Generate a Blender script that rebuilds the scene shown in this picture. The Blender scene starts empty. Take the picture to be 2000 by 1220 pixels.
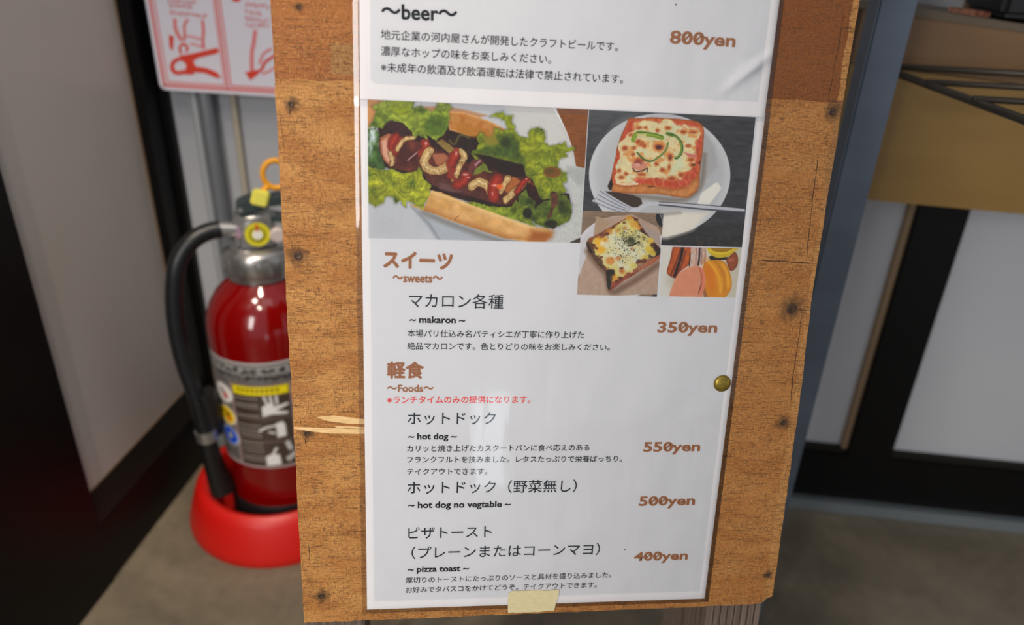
import bpy, bmesh, math, random
import numpy as np
from mathutils import Vector, Matrix
random.seed(4); RNG = np.random.default_rng(7)
SC = bpy.context.scene
COL = SC.collection

# ---------------------------------------------------------------- camera
F = 1500.0                      # focal length in pixels of the 2000 px wide frame (27 mm)
EYE = np.array([0, 0, 0.733])
_d = np.array([-110, 2920, F]); _d /= np.linalg.norm(_d)
_y = np.array([0, 0, 1.0]) - _d[2] * _d; _y /= np.linalg.norm(_y)
_x = np.cross(_y, -_d)
CW = np.array([_x, _y, -_d])    # camera (x right, y down, z forward) -> world
cam = bpy.data.cameras.new('camera'); co = bpy.data.objects.new('camera', cam); COL.objects.link(co)
cam.lens = 27.0; cam.sensor_width = 36.0; cam.clip_start = 0.02; cam.clip_end = 50
Mc = CW @ np.diag([1, -1, -1])
co.matrix_world = Matrix([[*Mc[0], EYE[0]], [*Mc[1], EYE[1]], [*Mc[2], EYE[2]], [0, 0, 0, 1]])
cam.dof.use_dof = True; cam.dof.focus_distance = 0.44; cam.dof.aperture_fstop = 5.2; cam.dof.aperture_blades = 0
SC.camera = co

# ---------------------------------------------------------------- world, lights, exposure
w = bpy.data.worlds.new('world'); SC.world = w; w.use_nodes = True
nt = w.node_tree
bg = nt.nodes['Background']; bg.inputs[0].default_value = (0.93, 0.95, 1.0, 1); bg.inputs[1].default_value = 0.30
SC.view_settings.view_transform = 'Standard'; SC.view_settings.look = 'None'
SC.view_settings.gamma = 1; SC.view_settings.use_curve_mapping = False
SC.view_settings.exposure = 0.95

def area(name, loc, target, sx, sy, power, col):
    l = bpy.data.lights.new(name, 'AREA'); l.shape = 'RECTANGLE'; l.size = sx; l.size_y = sy
    l.energy = power; l.color = col
    o = bpy.data.objects.new(name, l); COL.objects.link(o); o.location = loc
    o.rotation_euler = (Vector(target) - Vector(loc)).to_track_quat('-Z', 'Y').to_euler()
    return o
area('window_light', (-0.80, -0.75, 0.95), (0.05, 0.45, 0.5), 0.7, 0.7, 15, (1.0, 0.975, 0.94))
area('ceiling_light', (0.5, -0.6, 2.5), (0.1, 0.6, 0.3), 0.9, 0.9, 2, (1.0, 0.95, 0.88))
area('low_window_light', (0.27, -1.05, 0.10), (0.04, 0.43, 0.42), 0.08, 0.24, 0.14, (0.80, 0.90, 1.0))
for x, y, e in ((-0.55, -0.35, 44), (-0.15, -0.9, 26), (-0.95, 0.15, 30), (-0.2, 0.1, 26)):      # small downlights over the corner
    l = bpy.data.lights.new('downlight', 'SPOT'); l.energy = e; l.shadow_soft_size = 0.03; l.color = (1, .86, .70)
    l.spot_size = math.radians(30); l.spot_blend = 1.0
    o = bpy.data.objects.new('downlight', l); COL.objects.link(o); o.location = (x, y, 2.3)
    o.rotation_euler = (Vector((-.46, .66, 0)) - o.location).to_track_quat('-Z', 'Y').to_euler()

# ---------------------------------------------------------------- frames of the place
def ray(px, py): return CW @ np.array([(px - 1000) / F, (py - 610) / F, 1.0])
def hit(px, py, p0, n):
    r = ray(px, py); return EYE + r * (((p0 - EYE) @ n) / (r @ n))
_a = math.radians(-6.2)
E1 = np.array([math.cos(_a), math.sin(_a), 0]); E2 = np.array([-math.sin(_a), math.cos(_a), 0])
CORNER = np.array([-0.443, 0.954, 0.0])
def room(s, t, z): return CORNER + E1 * s - E2 * t + np.array([0, 0, z])     # s along the back wall, t out from it
ROOM = Matrix([[E1[0], -E2[0], 0, CORNER[0]], [E1[1], -E2[1], 0, CORNER[1]], [0, 0, 1, 0], [0, 0, 0, 1]])
# the board and the sheets: u right, v up (mm from the lower left paper corner), h out of the board
def _rod(v):
    t = np.linalg.norm(v); k = v / t; K = np.array([[0, -k[2], k[1]], [k[2], 0, -k[0]], [-k[1], k[0], 0]])
    return np.eye(3) + math.sin(t) * K + (1 - math.cos(t)) * K @ K
_R = _rod(np.array([0.278, -0.109, 0.025])); _T = np.array([-87.106, 178.466, 461.657])
BU = CW @ _R[:, 0]; BV = -(CW @ _R[:, 1]); BN = -(CW @ _R[:, 2]); BO = EYE + CW @ _T * 0.001
def bp(u, v, h=0.0): return BO + (BU * u + BV * v + BN * h) * 0.001
def uv_of(px, py, h=0.0):
    p = hit(px, py, bp(0, 0, h), BN) - bp(0, 0, h); return float(p @ BU * 1000), float(p @ BV * 1000)
BOARD = Matrix([[BU[0], BV[0], BN[0], BO[0]], [BU[1], BV[1], BN[1], BO[1]], [BU[2], BV[2], BN[2], BO[2]], [0, 0, 0, 1]])

# ---------------------------------------------------------------- materials
def lin(c):
    return tuple(((v / 255 / 12.92) if v / 255 <= 0.04045 else ((v / 255 + 0.055) / 1.055) ** 2.4) for v in c)
def mat(name, rgb=(128, 128, 128), rough=0.5, metal=0.0, spec=0.5, coat=0.0, noise=None, bump=None, alpha=1.0):
    m = bpy.data.materials.new(name); m.use_nodes = True; n = m.node_tree; b = n.nodes['Principled BSDF']
    b.inputs['Base Color'].default_value = (*lin(rgb), 1); b.inputs['Roughness'].default_value = rough
    b.inputs['Metallic'].default_value = metal; b.inputs['Specular IOR Level'].default_value = spec
    b.inputs['Coat Weight'].default_value = coat; b.inputs['Alpha'].default_value = alpha
    tc = n.nodes.new('ShaderNodeTexCoord')
    if noise:                   # (scale xyz, second colour, detail)
        mp = n.nodes.new('ShaderNodeMapping'); mp.inputs['Scale'].default_value = noise[0]
        tx = n.nodes.new('ShaderNodeTexNoise'); tx.inputs['Scale'].default_value = 1.0; tx.inputs['Detail'].default_value = noise[2]
        rp = n.nodes.new('ShaderNodeValToRGB'); rp.color_ramp.elements[0].position = 0.35; rp.color_ramp.elements[1].position = 0.65
        rp.color_ramp.elements[0].color = (*lin(rgb), 1); rp.color_ramp.elements[1].color = (*lin(noise[1]), 1)
        n.links.new(tc.outputs['Object'], mp.inputs[0]); n.links.new(mp.outputs[0], tx.inputs['Vector'])
        n.links.new(tx.outputs['Fac'], rp.inputs[0]); n.links.new(rp.outputs[0], b.inputs['Base Color'])
    if bump:                    # (scale xyz, strength, distance)
        mp = n.nodes.new('ShaderNodeMapping'); mp.inputs['Scale'].default_value = bump[0]
        tx = n.nodes.new('ShaderNodeTexNoise'); tx.inputs['Scale'].default_value = 1.0; tx.inputs['Detail'].default_value = 3
        bm_ = n.nodes.new('ShaderNodeBump'); bm_.inputs['Strength'].default_value = bump[1]; bm_.inputs['Distance'].default_value = bump[2]
        n.links.new(tc.outputs['Object'], mp.inputs[0]); n.links.new(mp.outputs[0], tx.inputs['Vector'])
        n.links.new(tx.outputs['Fac'], bm_.inputs['Height']); n.links.new(bm_.outputs[0], b.inputs['Normal'])
    return m
def paint_mat(name, rough=0.5, coat=0.0, spec=0.4):
    m = bpy.data.materials.new(name); m.use_nodes = True; n = m.node_tree; b = n.nodes['Principled BSDF']
    at = n.nodes.new('ShaderNodeVertexColor'); at.layer_name = 'ink'
    n.links.new(at.outputs['Color'], b.inputs['Base Color']); b.inputs['Roughness'].default_value = rough
    b.inputs['Coat Weight'].default_value = coat; b.inputs['Specular IOR Level'].default_value = spec
    return m
def clear_mat(name, tint=(1, 1, 1), bscale=(14, 20, 1), bstr=0.5, bdist=0.002, rough=0.06):
    m = bpy.data.materials.new(name); m.use_nodes = True; n = m.node_tree; n.nodes.clear()
    out = n.nodes.new('ShaderNodeOutputMaterial'); mx = n.nodes.new('ShaderNodeMixShader')
    tr = n.nodes.new('ShaderNodeBsdfTransparent'); tr.inputs[0].default_value = (*tint, 1)
    gl = n.nodes.new('ShaderNodeBsdfGlossy'); gl.inputs['Roughness'].default_value = rough
    fr = n.nodes.new('ShaderNodeFresnel'); fr.inputs[0].default_value = 1.5
    tc = n.nodes.new('ShaderNodeTexCoord'); mp = n.nodes.new('ShaderNodeMapping'); mp.inputs['Scale'].default_value = bscale
    tx = n.nodes.new('ShaderNodeTexNoise'); tx.inputs['Scale'].default_value = 1.0; tx.inputs['Detail'].default_value = 2.5
    bu = n.nodes.new('ShaderNodeBump'); bu.inputs['Strength'].default_value = bstr; bu.inputs['Distance'].default_value = bdist
    L = n.links.new
    L(tc.outputs['Object'], mp.inputs[0]); L(mp.outputs[0], tx.inputs['Vector']); L(tx.outputs['Fac'], bu.inputs['Height'])
    L(bu.outputs[0], gl.inputs['Normal']); L(bu.outputs[0], fr.inputs['Normal'])
    L(fr.outputs[0], mx.inputs[0]); L(tr.outputs[0], mx.inputs[1]); L(gl.outputs[0], mx.inputs[2]); L(mx.outputs[0], out.inputs[0])
    return m

# ---------------------------------------------------------------- object helpers
def put(name, me, m=None, parent=None, matrix=None, smooth=False):
    if m and not me.materials: me.materials.append(m)
    if smooth:
        me.polygons.foreach_set('use_smooth', [True] * len(me.polygons))
        try: me.set_sharp_from_angle(angle=math.radians(40))
        except Exception: pass
    o = bpy.data.objects.new(name, me); COL.objects.link(o)
    if matrix is not None: o.matrix_world = matrix
    if parent is not None:
        o.parent = parent; o.matrix_parent_inverse = PINV[parent.name]
        if matrix is not None: o.matrix_basis = matrix
    return o
PINV = {}
def tag(o, label=None, cat=None, group=None, kind=None):
    if label: o['label'] = label
    if cat: o['category'] = cat
    if group: o['group'] = group
    if kind: o['kind'] = kind
    return o
def empty(name, loc, label, cat, matrix=None, group=None):
    o = bpy.data.objects.new(name, None); COL.objects.link(o); o.empty_display_size = 0.03
    mw = Matrix.Translation(Vector(loc)) if matrix is None else matrix
    o.matrix_world = mw; PINV[o.name] = mw.inverted()
    return tag(o, label, cat, group)
def asparent(o):                 # lets a mesh part carry sub-parts
    PINV[o.name] = o.matrix_basis.inverted() if o.parent else o.matrix_world.inverted(); return o
def sub(name, me, m, part, matrix=None, smooth=False):
    if m and not me.materials: me.materials.append(m)
    if smooth: me.polygons.foreach_set('use_smooth', [True] * len(me.polygons))
    o = bpy.data.objects.new(name, me); COL.objects.link(o); o.parent = part
    o.matrix_parent_inverse = part.matrix_basis.inverted()
    o.matrix_basis = matrix if matrix is not None else Matrix.Identity(4)
    return o
def M3(verts, faces, name='mesh'):
    me = bpy.data.meshes.new(name); me.from_pydata([tuple(map(float, v)) for v in verts], [], faces); me.update(); return me
def bmm(bm, name='mesh'):
    me = bpy.data.meshes.new(name); bm.to_mesh(me); bm.free(); return me
def boxm(lo, hi, bevel=0.0, segs=2):
    bm = bmesh.new(); bmesh.ops.create_cube(bm, size=1)
    for v in bm.verts:
        for i in range(3): v.co[i] = lo[i] if v.co[i] < 0 else hi[i]
    if bevel: bmesh.ops.bevel(bm, geom=bm.edges[:], offset=bevel, segments=segs, affect='EDGES')
    return bmm(bm)
def lathe(profile, n=64, a0=0, a1=2 * math.pi, cap=True):
    full = abs(a1 - a0 - 2 * math.pi) < 1e-6; k = n if full else n + 1
    V = []; Fc = []
    for r, z in profile:
        for i in range(k):
            a = a0 + (a1 - a0) * i / n; V.append((r * math.cos(a), r * math.sin(a), z))
    for j in range(len(profile) - 1):
        for i in range(n):
            i2 = (i + 1) % k; Fc.append((j * k + i, j * k + i2, (j + 1) * k + i2, (j + 1) * k + i))
    if cap and full:
        if profile[0][0] > 1e-5: Fc.append(tuple(reversed(range(k))))
        if profile[-1][0] > 1e-5: Fc.append(tuple((len(profile) - 1) * k + i for i in range(k)))
    return M3(V, Fc)
def smoothpath(P, n=10):
    P = [np.array(p, float) for p in P]; Q = [P[0]] + P + [P[-1]]; out = []
    for i in range(1, len(Q) - 2):
        for k in range(n):
            t = k / n; a, b, c, d = Q[i - 1], Q[i], Q[i + 1], Q[i + 2]
            out.append(0.5 * ((2 * b) + (c - a) * t + (2 * a - 5 * b + 4 * c - d) * t * t + (-a + 3 * b - 3 * c + d) * t ** 3))
    out.append(P[-1]); return out
def tube(P, r, n=12, closed=False):
    P = [np.array(p, float) for p in P]; R = r if hasattr(r, '__len__') else [r] * len(P)
    V = []; Fc = []; N = len(P); prev = None
    for i, p in enumerate(P):
        if closed: t = P[(i + 1) % N] - P[i - 1]
        else: t = P[min(i + 1, N - 1)] - P[max(i - 1, 0)]
        t = t / np.linalg.norm(t)
        if prev is None:
            a = np.array([0, 0, 1.0]) if abs(t[2]) < 0.9 else np.array([1.0, 0, 0])
            prev = np.cross(t, a)
        u = prev - t * (prev @ t); u /= np.linalg.norm(u); prev = u; v = np.cross(t, u)
        for k in range(n):
            a = 2 * math.pi * k / n; V.append(p + R[i] * (u * math.cos(a) + v * math.sin(a)))
    for i in range(N if closed else N - 1):
        for k in range(n):
            k2 = (k + 1) % n; j = (i + 1) % N; Fc.append((i * n + k, i * n + k2, j * n + k2, j * n + k))
    if not closed: Fc.append(tuple(reversed(range(n)))); Fc.append(tuple((N - 1) * n + k for k in range(n)))
    return M3(V, Fc)
def prism(poly, h0, h1, bevel=0.0):      # polygon in xy extruded in z
    bm = bmesh.new(); vs = [bm.verts.new((p[0], p[1], h0)) for p in poly]; f = bm.faces.new(vs)
    r = bmesh.ops.extrude_face_region(bm, geom=[f])
    for e in r['geom']:
        if isinstance(e, bmesh.types.BMVert): e.co.z = h1
    bmesh.ops.recalc_face_normals(bm, faces=bm.faces[:])
    if bevel: bmesh.ops.bevel(bm, geom=[e for e in bm.edges], offset=bevel, segments=2, affect='EDGES')
    return bmm(bm)

# ---------------------------------------------------------------- a small painter for flat print
def s2l(a):
    a = np.clip(a, 0, 255) / 255.0; return np.where(a <= 0.04045, a / 12.92, ((a + 0.055) / 1.055) ** 2.4)
def vnoise(X, Y, sc, seed=0, oct=3):
    out = np.zeros_like(X); amp = 1; tot = 0
    for o in range(oct):
        r = np.random.default_rng(seed * 31 + o); G = r.random((128, 128))
        x = X / sc * 2 ** o; y = Y / sc * 2 ** o; xi = np.floor(x).astype(int); yi = np.floor(y).astype(int)
        fx = x - xi; fy = y - yi; fx = fx * fx * (3 - 2 * fx); fy = fy * fy * (3 - 2 * fy)
        g = lambda i, j: G[(yi + j) % 128, (xi + i) % 128]
        out += amp * ((g(0, 0) * (1 - fx) + g(1, 0) * fx) * (1 - fy) + (g(0, 1) * (1 - fx) + g(1, 1) * fx) * fy); tot += amp; amp *= 0.5
    return out / tot
class Paint:
    def __init__(s, quad, org, k, step=1.0):       # quad in frame pixels; drawing coordinates = (pixel-org)*k
        q = [np.array(p, float) for p in quad]; wd = max(np.linalg.norm(q[1] - q[0]), np.linalg.norm(q[2] - q[3])); ht = max(np.linalg.norm(q[3] - q[0]), np.linalg.norm(q[2] - q[1]))
        s.nx = int(wd / step) + 1; s.ny = int(ht / step) + 1
        a, b = np.meshgrid(np.linspace(0, 1, s.nx), np.linspace(0, 1, s.ny)); a = a[..., None]; b = b[..., None]
        s.P = (q[0] * (1 - a) + q[1] * a) * (1 - b) + (q[3] * (1 - a) + q[2] * a) * b
        s.X = (s.P[..., 0] - org[0]) * k; s.Y = (s.P[..., 1] - org[1]) * k; s.k = k
        s.img = np.zeros((s.ny, s.nx, 3)) + 200.0
    def warp(s, amt, sc, seed): return (vnoise(s.X, s.Y, sc, seed) - .5) * 2 * amt, (vnoise(s.X, s.Y, sc, seed + 50) - .5) * 2 * amt
    def sd(s, poly, amt=0, sc=30, seed=1, n=0):    # signed distance (inside positive)
        if n: poly = [tuple(p) for p in smoothpath([*poly, poly[0]], n)]
        X, Y = s.X, s.Y
        if amt: dx, dy = s.warp(amt, sc, seed); X = X + dx; Y = Y + dy
        ins = np.zeros(X.shape, bool); D = np.full(X.shape, 1e9)
        for i in range(len(poly)):
            x0, y0 = poly[i - 1]; x1, y1 = poly[i]
            if y0 != y1:
                c = ((y0 > Y) != (y1 > Y)) & (X < (x1 - x0) * (Y - y0) / (y1 - y0) + x0); ins ^= c
            dx, dy = x1 - x0, y1 - y0; L = dx * dx + dy * dy + 1e-9
            t = np.clip(((X - x0) * dx + (Y - y0) * dy) / L, 0, 1); D = np.minimum(D, (X - x0 - t * dx) ** 2 + (Y - y0 - t * dy) ** 2)
        D = np.sqrt(D); return np.where(ins, D, -D)
    def line_d(s, path, amt=0, sc=30, seed=1, n=6):
        P = smoothpath(path, n) if n else path; X, Y = s.X, s.Y
        if amt: dx, dy = s.warp(amt, sc, seed); X = X + dx; Y = Y + dy
        D = np.full(X.shape, 1e9)
        for i in range(1, len(P)):
            x0, y0 = P[i - 1]; x1, y1 = P[i]; dx, dy = x1 - x0, y1 - y0; L = dx * dx + dy * dy + 1e-9
            t = np.clip(((X - x0) * dx + (Y - y0) * dy) / L, 0, 1); D = np.minimum(D, (X - x0 - t * dx) ** 2 + (Y - y0 - t * dy) ** 2)
        return np.sqrt(D)
    def lay(s, mask, col):
        col = np.array(col, float) if not isinstance(col, np.ndarray) else col
        m = np.clip(mask, 0, 1)[..., None]; s.img = s.img * (1 - m) + col * m
    def poly(s, poly, col, soft=2.5, amt=0, sc=30, seed=1, edge=None, ew=20, nz=0, nsc=25, n=0, col2=None):
        d = s.sd(poly, amt, sc, seed, n); c = np.zeros(s.img.shape) + np.array(col, float)
        if col2 is not None: t = np.clip((vnoise(s.X, s.Y, nsc * 1.7, seed + 9) - .3) * 2.5, 0, 1)[..., None]; c = c * (1 - t) + np.array(col2, float) * t
        if edge is not None: t = np.clip(1 - d / ew, 0, 1)[..., None] ** 1.5; c = c * (1 - t) + np.array(edge, float) * t
        if nz: c = c * (1 + nz * (vnoise(s.X, s.Y, nsc, seed + 5)[..., None] - .5) * 2)
        s.lay(d / soft + .5, c); return d
    def stroke(s, path, r, col, soft=3, amt=0, sc=20, seed=1, nz=0, nsc=12, n=6, hi=None):
        d = s.line_d(path, amt, sc, seed, n); c = np.zeros(s.img.shape) + np.array(col, float)
        if hi is not None: t = np.clip(1 - d / (r * .6), 0, 1)[..., None]; c = c * (1 - t) + np.array(hi, float) * t
        if nz: c = c * (1 + nz * (vnoise(s.X, s.Y, nsc, seed + 5)[..., None] - .5) * 2)
        s.lay((r - d) / soft + .5, c)
    def ell(s, cx, cy, rx, ry, col, rot=0, soft=3, alpha=1, edge=None, ew=.3, amt=0, seed=3):
        c_, s_ = math.cos(rot), math.sin(rot); X, Y = s.X - cx, s.Y - cy
        if amt: dx, dy = s.warp(amt, 25, seed); X = X + dx; Y = Y + dy
        q = np.sqrt(((X * c_ + Y * s_) / rx) ** 2 + ((-X * s_ + Y * c_) / ry) ** 2); d = (1 - q) * min(rx, ry)
        c = np.zeros(s.img.shape) + np.array(col, float)
        if edge is not None: t = np.clip((q - 1 + ew) / ew, 0, 1)[..., None]; c = c * (1 - t) + np.array(edge, float) * t
        s.lay(np.clip(d / soft + .5, 0, 1) * alpha, c); return d
    def mesh(s, fn):
        P = s.P.reshape(-1, 2); V = fn(P); nx, ny = s.nx, s.ny
        I = np.arange(nx * ny).reshape(ny, nx); Fq = np.stack([I[1:, :-1], I[1:, 1:], I[:-1, 1:], I[:-1, :-1]], -1).reshape(-1, 4)
        me = bpy.data.meshes.new('print'); me.vertices.add(len(V)); me.vertices.foreach_set('co', V.astype(np.float32).ravel())
        me.loops.add(Fq.size); me.loops.foreach_set('vertex_index', Fq.astype(np.int32).ravel())
        me.polygons.add(len(Fq)); me.polygons.foreach_set('loop_start', np.arange(0, Fq.size, 4, dtype=np.int32))
        me.update(calc_edges=True)
        ca = me.color_attributes.new('ink', 'FLOAT_COLOR', 'POINT')
        c = np.ones((len(V), 4), np.float32); c[:, :3] = s2l(s.img).reshape(-1, 3); ca.data.foreach_set('color', c.ravel())
        me.polygons.foreach_set('use_smooth', np.ones(len(Fq), bool)); return me

# ---------------------------------------------------------------- room: floor and walls
def floor_mat():
    m = bpy.data.materials.new('polished_concrete'); m.use_nodes = True; n = m.node_tree; b = n.nodes['Principled BSDF']; L = n.links.new
    tc = n.nodes.new('ShaderNodeTexCoord')
    a = n.nodes.new('ShaderNodeTexNoise'); a.inputs['Scale'].default_value = 3.2; a.inputs['Detail'].default_value = 6; a.inputs['Distortion'].default_value = 1.2
    c = n.nodes.new('ShaderNodeTexNoise'); c.inputs['Scale'].default_value = 60; c.inputs['Detail'].default_value = 4
    L(tc.outputs['Object'], a.inputs['Vector']); L(tc.outputs['Object'], c.inputs['Vector'])
    r = n.nodes.new('ShaderNodeValToRGB'); e = r.color_ramp.elements; e[0].position = .32; e[1].position = .68
    e[0].color = (*lin((84, 77, 66)), 1); e[1].color = (*lin((130, 119, 100)), 1); L(a.outputs['Fac'], r.inputs[0])
    mx = n.nodes.new('ShaderNodeMixRGB'); mx.blend_type = 'OVERLAY'; mx.inputs[0].default_value = .25
    L(r.outputs[0], mx.inputs[1]); L(c.outputs['Fac'], mx.inputs[2]); L(mx.outputs[0], b.inputs['Base Color'])
    b.inputs['Roughness'].default_value = .38; b.inputs['Specular IOR Level'].default_value = .35
    bu = n.nodes.new('ShaderNodeBump'); bu.inputs['Strength'].default_value = .15; bu.inputs['Distance'].default_value = .002
    L(c.outputs['Fac'], bu.inputs['Height']); L(bu.outputs[0], b.inputs['Normal']); return m
M_BLACK = mat('black_powder_coat', (9, 8, 8), rough=.45, spec=.22, bump=((300, 300, 300), .1, .0005))
M_BEAD = mat('dark_glazing_bead', (30, 28, 24), rough=.5, spec=.25)
M_PANEL = mat('white_laminate', (176, 178, 184), rough=.35, spec=.4, noise=((3, 3, 3), (186, 187, 190), 2))
M_LPANEL = mat('warm_lit_laminate', (182, 174, 166), rough=.35, spec=.4, noise=((3, 3, 3), (190, 184, 178), 2))  # warm light put into the colour of the left panels
M_SEAL = mat('beige_seal', (136, 112, 86), rough=.6)
M_ALU = mat('grey_aluminium', (150, 158, 162), rough=.35, metal=.6)
flo = tag(put('floor', boxm((-1.6, -.7, -.05), (2.2, 2.4, 0)), floor_mat(), matrix=ROOM), kind='structure')
wb = tag(put('wall_back', boxm((-.06, -.09, 0), (2.0, -.04, 1.5)), mat('back_wall_core', (120, 122, 126), .7), matrix=ROOM), kind='structure')
wl = tag(put('wall_left', boxm((-.09, -.04, 0), (-.04, 1.5, 1.5)), mat('left_wall_core', (120, 122, 126), .7), matrix=ROOM), kind='structure')
def part(name, lo, hi, m, parent, bevel=.0015):
    return sub(name, boxm(lo, hi, bevel), m, parent, matrix=ROOM)
ZT = 1.45
# back wall: rails, mullions, panels, beads
part('panel', (.0, -.04, .09), (.925, -.012, ZT), M_PANEL, wb)
part('panel', (.96, -.04, .09), (1.9, -.012, ZT), M_PANEL, wb)
part('bottom_rail', (-.03, -.04, .018), (1.95, 0, .095), M_BLACK, wb)
part('mullion', (.914, -.04, .093), (.972, .001, ZT), M_BLACK, wb)
part('corner_post', (-.035, -.04, .01), (.008, .0, ZT), M_BLACK, wb)
part('glazing_bead', (.008, -.016, .094), (.914, -.003, .103), M_BEAD, wb)
part('glazing_bead', (.972, -.016, .094), (1.9, -.003, .103), M_BEAD, wb)
part('glazing_bead', (.9055, -.016, .1), (.914, -.004, ZT), M_SEAL, wb)
part('floor_channel', (.0, -.04, 0), (1.95, .012, .018), M_ALU, wb)
# left wall
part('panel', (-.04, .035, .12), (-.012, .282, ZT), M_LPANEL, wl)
part('seal', (-.014, .037, .121), (-.0105, .279, .1235), M_SEAL, wl, .0005)
part('seal', (-.014, .037, .122), (-.010, .0395, ZT), M_SEAL, wl, .0005)
part('bottom_rail', (-.04, .0, 0), (.0, .281, .085), M_BLACK, wl)
b_ = M3([(0, .036, .085), (0, .281, .085), (-.010, .281, .122), (-.010, .036, .122), (-.03, .036, .085), (-.03, .281, .085), (-.03, .281, .122), (-.03, .036, .122)],
        [(0, 1, 2, 3), (4, 7, 6, 5), (0, 4, 5, 1), (3, 2, 6, 7), (1, 5, 6, 2), (0, 3, 7, 4)])
sub('sloped_bead', b_, M_BEAD, wl, matrix=ROOM)
part('stile', (-.04, .279, 0), (.002, .44, ZT), M_BLACK, wl)
part('stile', (-.04, .445, 0), (-.002, .62, ZT), M_BLACK, wl)
part('stile', (-.04, -.03, .01), (.0, .037, ZT), M_BLACK, wl)
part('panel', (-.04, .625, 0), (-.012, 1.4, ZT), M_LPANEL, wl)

# ---------------------------------------------------------------- pipes on the back wall
pr = empty('conduit_pipe', room(.057, .012, 0), 'grey metal conduit pipe running up the back wall under the red sign', 'pipe')
put('pipe', tube([room(.062, .006, .02), room(.062, .006, 1.3)], .0085, 16), mat('zinc_pipe', (128, 132, 138), .35, .4), pr, smooth=True)
put('pipe', tube([room(.047, .004, .02), room(.047, .004, 1.3)], .005, 12), mat('pale_pipe', (170, 174, 178), .4, .2), pr, smooth=True)
for z in (.2, .62):
    put('bracket', boxm((.036, -.012, z), (.076, .008, z + .012), .001), M_ALU, pr, matrix=ROOM)
cr = tag(put('cable', tube([room(.092, -.006, .02), room(.092, -.006, .7), room(.092, -.006, 1.2)], .0042, 10), mat('beige_reflection', (176, 166, 148), .5), smooth=True),  # cord added in place of a reflection in the glossy panel
         'thin beige cable running up the back wall just right of the grey pipe', 'cable')

# ---------------------------------------------------------------- red and white sign on the back wall
SR = mat('sign_red_ink', (222, 62, 40), .5); SPK = mat('sign_pink_ink', (226, 120, 118), .5)
sg = empty('wall_sign', room(.014, .016, .535), 'white sign with red pictograms of working an extinguisher, on back wall', 'sign')
SGM = ROOM @ Matrix.Translation((0, .012, 0))
def rrect(x0, z0, x1, z1, r, n=6):
    P = []
    for cx, cz, a in ((x1 - r, z0 + r, -90), (x1 - r, z1 - r, 0), (x0 + r, z1 - r, 90), (x0 + r, z0 + r, 180)):
        for k in range(n + 1): t = math.radians(a + 90 * k / n); P.append((cx + r * math.cos(t), cz + r * math.sin(t)))
    return P
SX = Matrix.Rotation(math.radians(90), 4, 'X')      # xy polygon -> xz plane facing -y ... room t is -y
def flat(P, t0, t1):            # polygon (s,z) between depths t0<t1 in room coordinates
    n = len(P); V = [(p[0], t0, p[1]) for p in P] + [(p[0], t1, p[1]) for p in P]
    return M3(V, [tuple(range(n)), tuple(range(2 * n - 1, n - 1, -1))] + [(i, n + i, n + (i + 1) % n, (i + 1) % n) for i in range(n)])
put('plate', flat(rrect(.012, .535, .300, .93, .008), .001, .004), mat('sign_white', (226, 222, 232), .35), sg, matrix=SGM)
def frame_line(x0, z0, x1, z1, wd, m, name='border_line'):
    rs = [flat([(x0, z0), (x1, z0), (x1, z0 + wd), (x0, z0 + wd)], .004, .0043), flat([(x0, z1 - wd), (x1, z1 - wd), (x1, z1), (x0, z1)], .004, .0043),
          flat([(x0, z0), (x0 + wd, z0), (x0 + wd, z1), (x0, z1)], .004, .0043), flat([(x1 - wd, z0), (x1, z0), (x1, z1), (x1 - wd, z1)], .004, .0043)]
    bm = bmesh.new()
    for r in rs: bm.from_mesh(r)
    return put(name, bmm(bm), m, sg, matrix=SGM)
frame_line(.0165, .539, .296, .926, .0035, SPK)
for a, b in ((.0225, .0955), (.1015, .1745), (.1805, .2535)):
    frame_line(a, .544, b, .92, .0016, SR if a > .1 else SPK)
for x in (.098,): put('border_line', flat([(x - .001, .54), (x + .001, .54), (x + .001, .92), (x - .001, .92)], .004, .0043), SR, sg, matrix=SGM)
def spx(x, y, dt=.0165):        # a point of the sign given where it shows
    p = hit(x, y, room(0, dt, 0), E2) - CORNER; return (float(p @ E1), float(p[2]))
def c1(pts): return [spx(x / 3.05, y / 3.05) for x, y in pts]
def sign_poly(name, pts, m): put(name, flat(c1(pts), .0041, .0046), m, sg, matrix=SGM)
def sign_stroke(name, pts, wd, m):
    P = [np.array(p) for p in smoothpath(pts, 5)]; Lf = []; Rt = []
    for i, p in enumerate(P):
        t = P[min(i + 1, len(P) - 1)] - P[max(i - 1, 0)]; t = t / (np.linalg.norm(t) + 1e-9); nn = np.array([-t[1], t[0]]) * wd / 2
        Lf.append(p + nn); Rt.append(p - nn)
    bm = bmesh.new()
    for i in range(len(P) - 1):
        q = flat(c1([Lf[i], Lf[i + 1], Rt[i + 1], Rt[i]]), .0041, .0045); bm.from_mesh(q)
    put(name, bmm(bm), m, sg, matrix=SGM)
sign_poly('lever_pictogram', [(1075, 330), (1140, 320), (1290, 285), (1305, 300), (1295, 318), (1180, 345), (1150, 365), (1165, 395), (1230, 405), (1290, 430), (1320, 462), (1290, 465), (1220, 435), (1160, 430), (1150, 445), (1080, 442), (1105, 415), (1110, 385), (1090, 365), (1050, 355)], SR)
sign_stroke('lever_pictogram', [(1060, 352), (1030, 375), (1028, 415), (1060, 435), (1100, 425)], 24, SR)
sign_stroke('hand_pictogram', [(1040, 110), (1045, 170), (1065, 215), (1080, 240)], 20, SPK)
sign_stroke('hand_pictogram', [(1120, 115), (1098, 150), (1100, 205), (1095, 245)], 16, SPK)
sign_stroke('hand_pictogram', [(1205, 120), (1212, 180), (1208, 240), (1215, 290)], 18, SPK)
sign_stroke('hand_pictogram', [(1110, 215), (1150, 220), (1195, 235)], 10, SPK)
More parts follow.
